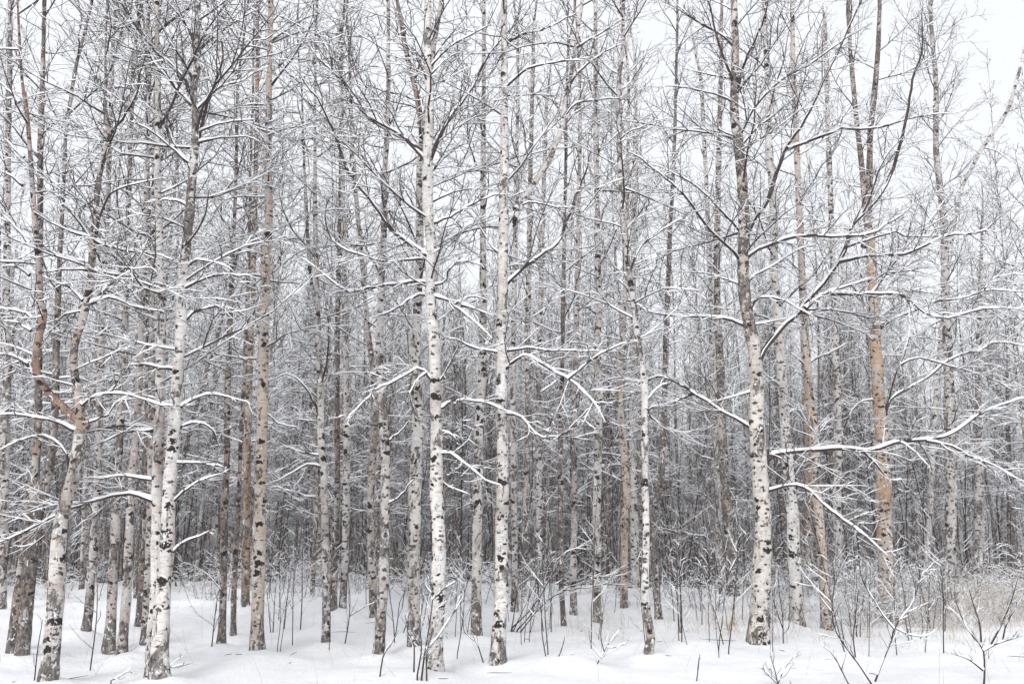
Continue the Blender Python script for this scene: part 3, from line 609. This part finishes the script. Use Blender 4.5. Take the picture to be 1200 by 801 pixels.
LBL = {0: 'slim pale grey birch, one of many deep in the wood beyond the rise', 1: 'slim brown-barked birch, one of many deep in the wood beyond the rise', 2: 'slim tan-barked birch, one of many deep in the wood beyond the rise'}
GRP = {0: 'pale birches deep in the wood', 1: 'brown birches deep in the wood', 2: 'tan birches deep in the wood'}
while len(deep) < 250 and tries < 20000:
    tries += 1
    y = 20.5 + 40*r.random()**0.9; x = (r.random()*2-1) * (0.545*y + 1.2)
    if x > 0.40*y and r.random() < 0.25: continue
    if min((x-a)**2 + (y-b)**2 for a, b in spots) < (0.75 if y > 26 else 1.3): continue
    spots.append((x, y)); deep.append((x, y))
for x, y in deep:
    tm, cm, sm = PR[int(r.integers(len(PR)))]
    k = int(r.choice(3, p=[0.45, 0.37, 0.18])); j = r.uniform(0.75, 1.12)
    bk = [(0.56*j, 0.52*j, 0.49*j, r.uniform(0.4, 0.75)), (0.30*j, 0.265*j, 0.245*j, r.uniform(0.6, 0.9)), (0.44*j, 0.37*j, 0.31*j, r.uniform(0.5, 0.75))][k]
    o = thing('birch_tree', LBL[k], 'birch tree', (x, y, float(ground(x, y)) - 0.02), GRP[k])
    s = r.uniform(0.8, 1.12) * (0.85 if x > 0.44*y else 1.0); o.scale = (s*r.uniform(0.85, 1.15),)*2 + (s,); o.rotation_euler = (r.normal()*0.04, r.normal()*0.04, r.random()*6.28)
    obj('trunk', tm, o, color=bk); c = obj('crown', cm, o); fluff(obj('snow', sm, c))

# young growth between the far trunks, a mass of thin poles
def scatter(name, label, cat, pts, shapes, lo, hi, color):
    me = bpy.data.meshes.new(name); me.from_pydata(pts, [], [])
    o = obj(name, me, color=color); o['kind'] = 'stuff'; o['label'] = label; o['category'] = cat
    pc = bpy.data.collections.new(name + ' shapes')
    for parts in shapes:
        m = bpy.data.meshes.new(name + '_shape'); V = []; F = []; MI = []; k = 0
        for i, q in enumerate(parts):
            v = np.zeros(len(q.vertices)*3, np.float32); q.vertices.foreach_get('co', v); V.append(v)
            f = np.zeros(len(q.loops), np.int32); q.loops.foreach_get('vertex_index', f); F.append(f + k); k += len(q.vertices); MI.append(np.full(len(q.polygons), i, np.int32))
        V = np.concatenate(V); F = np.concatenate(F); MI = np.concatenate(MI)
        m.vertices.add(len(V)//3); m.vertices.foreach_set('co', V); m.loops.add(len(F)); m.loops.foreach_set('vertex_index', F)
        m.polygons.add(len(MI)); m.polygons.foreach_set('loop_start', np.arange(0, len(F), 4, dtype=np.int32)); m.polygons.foreach_set('material_index', MI); m.polygons.foreach_set('use_smooth', np.ones(len(MI), bool))
        m.update(calc_edges=True)
        for q in parts: m.materials.append(q.materials[0])
        t = bpy.data.objects.new(name + '_shape', m); t.color = color; pc.objects.link(t)
    ng = bpy.data.node_groups.new(name, 'GeometryNodeTree')
    ng.interface.new_socket('Geometry', in_out='INPUT', socket_type='NodeSocketGeometry'); ng.interface.new_socket('Geometry', in_out='OUTPUT', socket_type='NodeSocketGeometry')
    A = ng.nodes.new; gi = A('NodeGroupInput'); go = A('NodeGroupOutput'); ci = A('GeometryNodeCollectionInfo'); ci.inputs[0].default_value = pc; ci.inputs[1].default_value = True
    ip = A('GeometryNodeInstanceOnPoints'); ip.inputs['Pick Instance'].default_value = True
    rv = A('FunctionNodeRandomValue'); rv.data_type = 'FLOAT_VECTOR'; rv.inputs[0].default_value = (-0.05, -0.05, 0); rv.inputs[1].default_value = (0.05, 0.05, 6.28)
    rs = A('FunctionNodeRandomValue'); rs.data_type = 'FLOAT'; rs.inputs[2].default_value = lo; rs.inputs[3].default_value = hi
    ng.links.new(gi.outputs[0], ip.inputs['Points']); ng.links.new(ci.outputs[0], ip.inputs['Instance']); ng.links.new(rv.outputs[0], ip.inputs['Rotation']); ng.links.new(rs.outputs[1], ip.inputs['Scale']); ng.links.new(ip.outputs[0], go.inputs[0])
    md = o.modifiers.new('scatter', 'NODES'); md.node_group = ng
def far_growth():
    r = np.random.default_rng(77); n = 1500
    y = 30 + 74*r.random(n)**0.8; x = (r.random(n)*2-1)*(0.56*y+3); keep = ((y > 52) | (r.random(n) < 0.7)) & ((x < 0.44*y) | (r.random(n) < 0.35)); x, y = x[keep], y[keep]
    scatter('far_wood', 'far-off mass of bare birch trunks fading into the haze', 'wood', list(zip(x, y, ground(x, y)-0.05)), PR[:3], 0.62, 1.05, (0.46, 0.40, 0.36, 0.6))
    shapes = []
    for i in range(6):
        H = r.uniform(4.0, 7.5)
        P = grow(np.array([[0, 0, -0.3]]), nrm(np.array([[r.normal()*.05, r.normal()*.05, 1.0]])), np.array([H]), 10, 0.08, 0.05, r); R = r.uniform(0.018, 0.03)*np.linspace(1, .15, 10)[None]
        w, s = Geo(), Geo(); tube(w, P, R, 6)
        A, RA, LA = shoots(P, R, np.array([H*0.5]), 0.08, 0.25, 0.34, 5, 0.006, 0.09, 0.14, r, ang=(22, 55)); tube(w, A, RA, 3); snow_on(s, A, RA, 0.014, cover=0.6, r=r)
        B, RB, LB = shoots(A, RA, LA, 0.14, 0.2, 0.45, 3, 0.0046, 0.05, 0.2, r); tube(w, B, RB, 3); snow_on(s, B, RB, 0.014, cover=0.6, r=r)
        shapes.append((w.mesh('pole', TWIG), s.mesh('snow', SNOW)))
    poles = []
    for i in range(5):
        H = r.uniform(8, 12); P = grow(np.array([[0, 0, -0.3]]), nrm(np.array([[r.normal()*.03, r.normal()*.03, 1.0]])), np.array([H]), 14, 0.08, 0.025, r); R = r.uniform(0.028, 0.05)*np.linspace(1.1, .12, 14)[None]
        g, w = Geo(), Geo(); tube(g, P, R, 6, ref=np.array([0.13, 1.0, 0.0]))
        A, RA, LA = shoots(P, R, np.array([H*0.4]), 0.05, 0.3, 0.3, 5, 0.005, 0.08, 0.14, r, ang=(25, 55)); tube(w, A, RA, 3)
        B, RB, LB = shoots(A, RA, LA, 0.12, 0.2, 0.5, 3, 0.004, 0.04, 0.2, r); tube(w, B, RB, 3)
        poles.append((g.mesh('pole', BARK), w.mesh('pole_twigs', TWIG)))
    n = 900; y = 26 + 50*r.random(n)**0.9; x = (r.random(n)*2-1)*(0.56*y+2); k_ = (x < 0.45*y) | (r.random(n) < 0.4); x, y = x[k_], y[k_]
    scatter('slim_poles', 'close-packed slim birch stems filling the wood between the trunks', 'thicket', list(zip(x, y, ground(x, y)-0.05)), poles, 0.7, 1.15, (0.44, 0.37, 0.33, 0.62))
    n = 1500; y = 24 + 60*r.random(n)**0.9; x = (r.random(n)*2-1)*(0.56*y+2)
    scatter('young_thicket', 'dense thicket of thin young birch poles between the far trunks', 'thicket', list(zip(x, y, ground(x, y)-0.05)), shapes, 0.6, 1.1, (0.3, 0.25, 0.22, 0.7))
far_growth()

# ------------------------------------------------------------------ saplings and shoots standing in the snow
def sapling(label, Ypx, stemlist, seed, dens=1.0, rr=0.0045, group=None, name='birch_sapling', cat='sapling', Y=None, snowy=0.02, fine=True):
    r = np.random.default_rng(seed)
    Y0 = Y or base_of(*Ypx); b = at(*Ypx, Y0); base = np.array([b[0], b[1], float(ground(b[0], b[1]))])
    root = thing(name, label, cat, tuple(base), group)
    for i, st in enumerate(stemlist):
        q, lp = resample(st, max(int(len(st)*2), 8)); n = len(q); L0 = lp*Y0/FPX
        P = at(q[:, 0], q[:, 1], Y0 + r.uniform(-.35, .35)*L0*np.linspace(0, 1, n))
        if i == 0 or abs(st[0][1] - Ypx[1]) < 6: P = np.vstack([P[0]-[0, 0, 0.25], P]); n += 1
        L = float(np.linalg.norm(np.diff(P, axis=0), axis=1).sum())
        R = (rr*0.8 + 0.0026*L)*np.linspace(1, 0.1, n)**0.8 + 0.002
        w, s = Geo(), Geo(); tube(w, P[None], R[None], 6); snow_on(s, P[None], R[None], snowy, hi=True, r=r)
        A, RA, LA = shoots(P[None], R[None], np.array([L]), 0.10/dens, 0.22, 0.40, 5, 0.0028, 0.08, 0.14, r, ang=(25, 50)); tube(w, A, RA, 3); snow_on(s, A, RA, 0.010, cover=0.7, r=r)
        if fine:
            B, RB, LB = shoots(A, RA, LA, 0.09/dens, 0.2, 0.45, 3, 0.0024, 0.05, 0.12, r, ang=(25, 50)); tube(w, B, RB, 3); snow_on(s, B, RB, 0.006, cover=0.7, r=r)
        o = obj('stem', w.mesh('stem', TWIG, base), root); fluff(obj('snow', s.mesh('snow', SNOW, base), o))

sapling('Y-forked bare sapling with snow in its crotch, bending over open snow', (1025,800), [[(1025,800),(1035,773),(1045,750),(1048,735),(1055,725),(1070,705),(1080,670)], [(1048,736),(1035,720),(1023,700),(1010,678),(1007,655)], [(1049,735),(1065,743),(1085,745),(1097,738)]], 1, rr=0.007, dens=1.2)
sapling('bare sapling arching away from the Y-forked one, from the same snow hump', (1022,802), [[(1022,802),(1008,780),(993,760),(980,740),(975,715),(978,678),(975,655)], [(976,718),(962,700),(955,687)], [(1003,773),(1000,745),(1003,720),(1006,690)]], 2, dens=1.2)
sapling('low bent shoot lying over the snow beside the arching sapling', (995,802), [[(995,802),(983,778),(975,765),(966,758)]], 3)
sapling('broom-like sapling with one stem splitting into many upright shoots near grass', (1153,803), [[(1153,803),(1154,785),(1152,760),(1140,745),(1128,725),(1120,702)], [(1153,762),(1170,753),(1187,748),(1203,742)], [(1160,757),(1172,735),(1185,705),(1192,680)], [(1150,752),(1148,730),(1140,705),(1136,690)], [(1175,752),(1180,730),(1198,700)], [(1152,785),(1135,772),(1115,765)]], 4, rr=0.008, dens=1.6)
sapling('tangle of dark shoots sprouting round the foot of the clean white birch', (494,795), [[(494,795),(497,770),(502,740),(507,700),(503,675)], [(500,760),(512,747),(525,727),(542,700),(548,680)], [(507,702),(520,690),(535,680)], [(485,787),(485,755),(478,740),(475,720)], [(489,790),(494,760),(492,730),(497,700)], [(500,792),(500,765),(508,735)]], 5, Y=10.6, rr=0.007, dens=1.2)
sapling('single crooked black shoot, taller than its neighbours, near the white birch', (445,793), [[(445,793),(450,765),(463,745),(468,707),(473,695)]], 6, dens=0.4, fine=False)
sapling('dark curved shoot between the two white birches', (567,778), [[(567,778),(558,752),(545,742),(541,722)]], 7, dens=0.6)
sapling('wiry shoot with a fork, beside the light grey birch pole', (404,755), [[(404,755),(409,725),(410,700),(407,670)], [(409,722),(425,712),(440,705)]], 8, dens=0.5)
sapling('straight black shoot standing by itself near the flaking brown birch', (352,736), [[(352,736),(354,700),(354,660),(356,610)]], 9, dens=0.6)
sapling('short leaning shoot left alone near the straight black one', (333,736), [[(333,736),(337,700),(341,675)]], 10, dens=0.6)
sapling('pair of short wiry shoots at the tan birch', (320,740), [[(320,740),(322,700),(325,670)], [(317,738),(314,705),(312,690)]], 11, dens=0.6)
sapling('bundle of long shoots bowed flat by snow, arching over the ground', (606,738), [[(606,738),(632,710),(662,690),(682,679),(710,675),(743,662)], [(600,735),(625,710),(650,667),(657,650),(695,635)], [(610,740),(632,712),(660,692),(690,688),(720,680)], [(602,738),(614,712),(625,690)]], 12, rr=0.007, dens=0.8, snowy=0.028)
sapling('small twiggy bush poking out of the snow before the arching shoots', (698,781), [[(698,781),(705,768),(710,760),(718,748),(728,735)], [(708,763),(704,745),(706,725)], [(711,758),(722,758),(735,752)], [(704,770),(692,752),(690,735)]], 13, dens=1.6)
sapling('small broken twig pair leaning in open snow', (668,776), [[(668,776),(668,765),(676,772)], [(640,778),(655,768),(662,745)]], 14, dens=0.3, fine=False)
sapling('thin upright shoot near the black-flecked slender birch', (790,726), [[(790,726),(788,700),(786,677),(787,655)]], 15, dens=0.6)
sapling('pale hair-thin tall shoot, almost straight', (799,757), [[(799,757),(799,720),(797,680),(795,640)]], 16, dens=0.5, rr=0.004)
sapling('slanting shoot crossing an upright one near the stout dark-footed birch', (821,716), [[(821,716),(820,690),(819,670)], [(822,702),(835,688),(852,670)]], 17, dens=0.5)
sapling('tall dark shoot hooked over to the side with a snowy crook', (844,702), [[(844,702),(841,672),(835,637),(825,627),(807,626),(780,619)]], 18, dens=0.8)
sapling('tall dark whip-like sapling beside the hooked one', (852,703), [[(852,703),(850,650),(840,600),(836,560)]], 19, dens=0.7)
sapling('stick-thin sapling near the bundle of bowed shoots', (646,747), [[(646,747),(646,700),(648,665)]], 20, dens=0.5)
sapling('slightly curved stick-thin sapling just before the bundle of bowed shoots', (640,771), [[(640,771),(635,740),(635,712),(638,690)]], 21, dens=0.5)
sapling('short bare stalk alone in open snow by the kinked birch', (816,800), [[(816,800),(818,785),(820,766)]], 22, dens=0.5, fine=False, rr=0.004)
sapling('forked black shoot, snow on its bent top, near the slender blackish birch', (248,757), [[(248,757),(253,712),(258,687),(270,671),(276,668)], [(258,690),(245,675),(232,665)]], 23, dens=0.9)
sapling('thin grey stalk in the snow near the row of three knotty birches', (106,781), [[(106,781),(112,735),(114,700),(113,670)]], 24, dens=0.5, rr=0.004)
sapling('sparse dry stalk at the foot of the rust-stemmed forked birch', (40,799), [[(40,799),(44,760),(50,725)]], 25, dens=0.5, rr=0.004)
sapling('low twig bent along the snow near the row of three knotty birches', (130,797), [[(130,797),(142,791),(150,786),(156,789)]], 26, dens=0.8)
sapling('bare shoot beside the foot of the smooth white birch', (918,752), [[(918,752),(917,720),(913,690),(912,670)], [(917,735),(907,705),(905,690)]], 27, dens=1.0)
sapling('bunch of upright shoots between the smooth white and the orange-barked birch', (1004,742), [[(1004,742),(1002,710),(1004,680),(1002,655)], [(1008,740),(1012,700),(1016,670)], [(998,742),(994,712),(986,690)]], 28, dens=1.2, rr=0.004)
sapling('shoot cluster just beyond the orange-barked birch', (1066,755), [[(1066,755),(1062,730),(1060,700)], [(1071,770),(1078,750),(1082,735)]], 29, dens=1.0, rr=0.004)
sapling('small fan of grey twigs low in open snow near the largest birch', (912,803), [[(912,803),(908,785),(903,768)], [(912,800),(920,782),(930,770)], [(912,801),(900,790),(893,782)]], 30, dens=1.2, rr=0.004)
sapling('fine twig fan on the snow beside the two-stemmed birch', (197,783), [[(197,783),(204,775),(212,770)], [(198,782),(207,780),(215,778)]], 31, dens=1.0, rr=0.003)
sapling('low thicket of grey shoots before the leaning white-stemmed birch', (1090,735), [[(1090,735),(1082,700),(1075,670)], [(1094,735),(1098,705),(1108,680)], [(1098,738),(1112,712),(1130,690)]], 32, dens=1.3, rr=0.004)

# alike thin saplings along the rise
def sap_proto(seed):
    r = np.random.default_rng(seed); h = r.uniform(1.2, 2.6)
    P = grow(np.array([[0, 0, -0.2]]), nrm(np.array([[r.normal()*.12, r.normal()*.12, 1.0]])), np.array([h]), 8, 0.05, 0.06, r); R = 0.0075*np.linspace(1, .25, 8)[None]
    w, s = Geo(), Geo(); tube(w, P, R, 5)
    A, RA, LA = shoots(P, R, np.array([h]), 0.11, 0.3, 0.3, 4, 0.003, 0.1, 0.12, r, ang=(22, 50)); tube(w, A, RA, 3); snow_on(s, A, RA, 0.012, r=r)
    B, RB, LB = shoots(A, RA, LA, 0.13, 0.2, 0.45, 3, 0.0026, 0.05, 0.12, r); tube(w, B, RB, 3); snow_on(s, B, RB, 0.008, r=r)
    return w.mesh('stem', TWIG), s.mesh('snow', SNOW)
SP = [sap_proto(700+i) for i in range(7)]
r = np.random.default_rng(9)
for i in range(230):
    y = 14.5 + 16*r.random()**0.8; x = (r.random()*2-1)*(0.55*y)
    y = max(y, 18.5 if x > -0.15*y else 20)
    if i >= 165:                                      # shoots gathered round the front trunks
        y = r.uniform(11.6, 16.5); c = r.choice([480, 520, 550, 610, 640, 690, 790, 830, 905, 990, 1010, 1070, 340, 410]) + r.normal()*14; x = (c-600)/FPX*y
    lb, gp = ('knee-to-head-high bare sapling, one of many along the crest of snow', 'bare saplings along the rise') if i < 165 else ('thin bare upright shoot, one of many in the snow among the front birches', 'bare shoots among the front birches')
    o = thing('birch_sapling', lb, 'sapling', (x, y, float(ground(x, y))), gp)
    o.rotation_euler = (r.normal()*.08, r.normal()*.08, r.random()*6.28); s = r.uniform(.6, 1.15); o.scale = (s, s, s)
    wm, sm = SP[int(r.integers(len(SP)))]; st = obj('stem', wm, o); fluff(obj('snow', sm, st))

# snow-caked brush on the rise
def brush_proto(seed):
    r = np.random.default_rng(seed); k = 9
    d = nrm(np.column_stack([r.normal(size=(k, 2))*0.5, np.ones(k)])); L = r.uniform(0.5, 1.3, k)
    P = grow(np.tile([[0, 0, -0.1]], (k, 1)) + r.normal(size=(k, 3))*[0.12, 0.12, 0], d, L, 6, 0.0, 0.14, r); R = 0.006*np.linspace(1, .3, 6)[None]*np.ones((k, 1))
    w, s = Geo(), Geo(); tube(w, P, R, 4); snow_on(s, P, R, 0.03, r=r)
    A, RA, LA = shoots(P, R, L, 0.09, 0.2, 0.5, 4, 0.003, -0.03, 0.18, r); tube(w, A, RA, 3); snow_on(s, A, RA, 0.03, cover=0.9, r=r)
    B, RB, LB = shoots(A, RA, LA, 0.08, 0.2, 0.5, 3, 0.0026, -0.02, 0.18, r); tube(w, B, RB, 3); snow_on(s, B, RB, 0.02, cover=0.9, r=r)
    return w.mesh('twigs', TWIG), s.mesh('snow', SNOW)
BP = [brush_proto(640+i) for i in range(5)]
r = np.random.default_rng(21)
for i in range(130):
    if i < 80: y = r.uniform(15.5, 24); x = r.uniform(0.26, 0.56)*y
    else: y = r.uniform(19, 25); x = r.uniform(-0.54, 0.3)*y
    o = thing('snowy_shrub', 'low twiggy shrub caked in snow, one of many along the rise', 'shrub', (x, y, float(ground(x, y))), 'snow-caked shrubs on the rise')
    sc_ = r.uniform(0.45, 1.0); o.scale = (sc_*1.2, sc_*1.2, sc_); o.rotation_euler = (0, 0, r.random()*6.28)
    wm, sm = BP[int(r.integers(5))]; st = fluff(obj('twigs', wm, o)); fluff(obj('snow', sm, st))

# ------------------------------------------------------------------ dry grass standing through the snow
def grass():
    r = np.random.default_rng(4); g = Geo(); pts = []
    for (u, v, su, n) in [(1150,724,1.0,300),(1085,735,0.8,40),(1185,728,0.9,240),(1128,722,0.8,150),(860,738,0.5,90),(875,745,0.4,60),(675,735,0.6,40),(805,735,0.4,40),(700,748,0.5,25),(1062,752,0.6,30),(1120,748,0.8,70),(985,742,0.5,60)]:
        Y0 = base_of(u, v); c = at(u, v, Y0)
        pts.append(np.column_stack([c[0]+r.normal(size=n)*su, c[1]+r.normal(size=n)*su*0.9]))
    pts.append(np.column_stack([r.uniform(-9, 9, 220), r.uniform(10, 20, 220)]))
    p = np.vstack(pts); n = len(p); z = ground(p[:, 0], p[:, 1])
    P = grow(np.column_stack([p, z-0.03]), nrm(np.column_stack([r.normal(size=(n, 2))*0.28, np.ones(n)])), r.uniform(0.2, 0.75, n)*np.where(p[:, 0] > 5.5, 1.35, 1.0), 5, -0.08, 0.10, r)
    tube(g, P, 0.0024*np.linspace(1, .3, 5)[None]*np.ones((n, 1)), 3)
    o = obj('dry_grass', g.mesh('dry_grass', GRASS)); o['kind'] = 'stuff'; o['label'] = 'tan dry grass stalks standing through the snow'; o['category'] = 'grass'
grass()

# ------------------------------------------------------------------ twigs and bark flakes dropped on the snow
def litter():
    r = np.random.default_rng(8); n = 70; g = Geo()
    y = 9.5 + 11*r.random(n); x = (r.random(n)*2-1)*0.55*y; az = r.random(n)*6.28
    L = r.uniform(0.03, 0.12, n); big = r.random(n) < 0.45; L = np.where(big, L*4.5, L)
    P = grow(np.column_stack([x, y, ground(x, y)+0.02]), np.column_stack([np.cos(az), np.sin(az), 0.05*np.ones(n)]), L, 5, 0.0, 0.22, r)
    P[:, :, 2] = ground(P[:, :, 0], P[:, :, 1])[:] + 0.012 + 0.02*r.random((n, 1))
    tube(g, P, np.where(big, 0.0035, 0.004)[:, None]*np.array([0.5, 1, 1, 0.8, 0.3])[None], 4)
    o = obj('forest_litter', g.mesh('forest_litter', TWIG)); o['kind'] = 'stuff'; o['label'] = 'dropped twigs and bark flakes lying on the snow'; o['category'] = 'litter'
litter()

# ------------------------------------------------------------------ the snow-covered ground
def ground_sheet():
    def axis(a):
        return np.asarray(a)
    def grade(lo, hi, fine_lo, fine_hi, st):
        mid = np.arange(fine_lo, fine_hi+st/2, st); o = [mid]
        e = fine_hi; s = st; up = []
        while e < hi: s *= 1.16; e += s; up.append(min(e, hi))
        e = fine_lo; s = st; dn = []
        while e > lo: s *= 1.16; e -= s; dn.append(max(e, lo))
        return np.concatenate([dn[::-1], mid, up])
    xs = grade(-290, 290, -13, 13, 0.12); ys = grade(-290, 290, 8.5, 27, 0.115)
    X, Y = np.meshgrid(xs, ys, indexing='ij'); Z = ground(X, Y)
    for (mx_, my_, mr) in MOUNDS:                      # snow banked against each trunk, hollow on the far side
        d2 = (X-mx_)**2 + (Y-my_)**2; Z = Z + 0.10*np.exp(-d2/(0.26**2 + mr*mr)) - 0.06*np.exp(-((X-mx_)**2 + (Y-my_+0.25)**2)/0.55**2)
    near = (Y > 6) & (Y < 30)
    Z = Z + near * (0.02*np.sin(4.1*X+2.2*np.sin(1.3*Y))*np.sin(3.7*Y+1.1*X) + 0.02*np.maximum(np.sin(1.9*X+0.5)*np.sin(2.3*Y+1.7*np.sin(X)), 0)**3*4)
    nx, ny = X.shape; idx = np.arange(nx*ny).reshape(nx, ny)
    F = np.stack([idx[:-1, :-1], idx[1:, :-1], idx[1:, 1:], idx[:-1, 1:]], -1).reshape(-1, 4)
    g = Geo(); g.add(np.stack([X, Y, Z], -1).reshape(-1, 3), F)
    o = obj('ground', g.mesh('ground', GSNOW)); o['kind'] = 'structure'; o['label'] = 'fresh snow over the forest floor'
ground_sheet()

# ------------------------------------------------------------------ cold haze between the trees
USE_HAZE = True
if USE_HAZE:
    m = bpy.data.materials.new('haze'); m.use_nodes = True; n = m.node_tree; n.nodes.clear()
    v = n.nodes.new('ShaderNodeVolumePrincipled'); v.inputs['Color'].default_value = (0.90, 0.94, 1.0, 1); v.inputs['Density'].default_value = 0.0009
    o_ = n.nodes.new('ShaderNodeOutputMaterial'); n.links.new(v.outputs[0], o_.inputs['Volume'])
    me = bpy.data.meshes.new('haze')
    x, y0, y1, z0, z1 = 300, -300, 300, -6.5, 20.0
    V = [(sx*x, y, z) for z in (z0, z1) for sx, y in ((-1, y0), (1, y0), (1, y1), (-1, y1))]
    me.from_pydata(V, [], [(3, 2, 1, 0), (4, 5, 6, 7), (0, 1, 5, 4), (1, 2, 6, 5), (2, 3, 7, 6), (3, 0, 4, 7)]); me.materials.append(m)
    h = obj('haze', me); h['kind'] = 'stuff'; h['label'] = 'thin cold haze hanging in the birch wood'; h['category'] = 'haze'
tot = sum(len(m.polygons) for m in bpy.data.meshes); print('QUADS', tot, 'OBJECTS', len(bpy.data.objects))
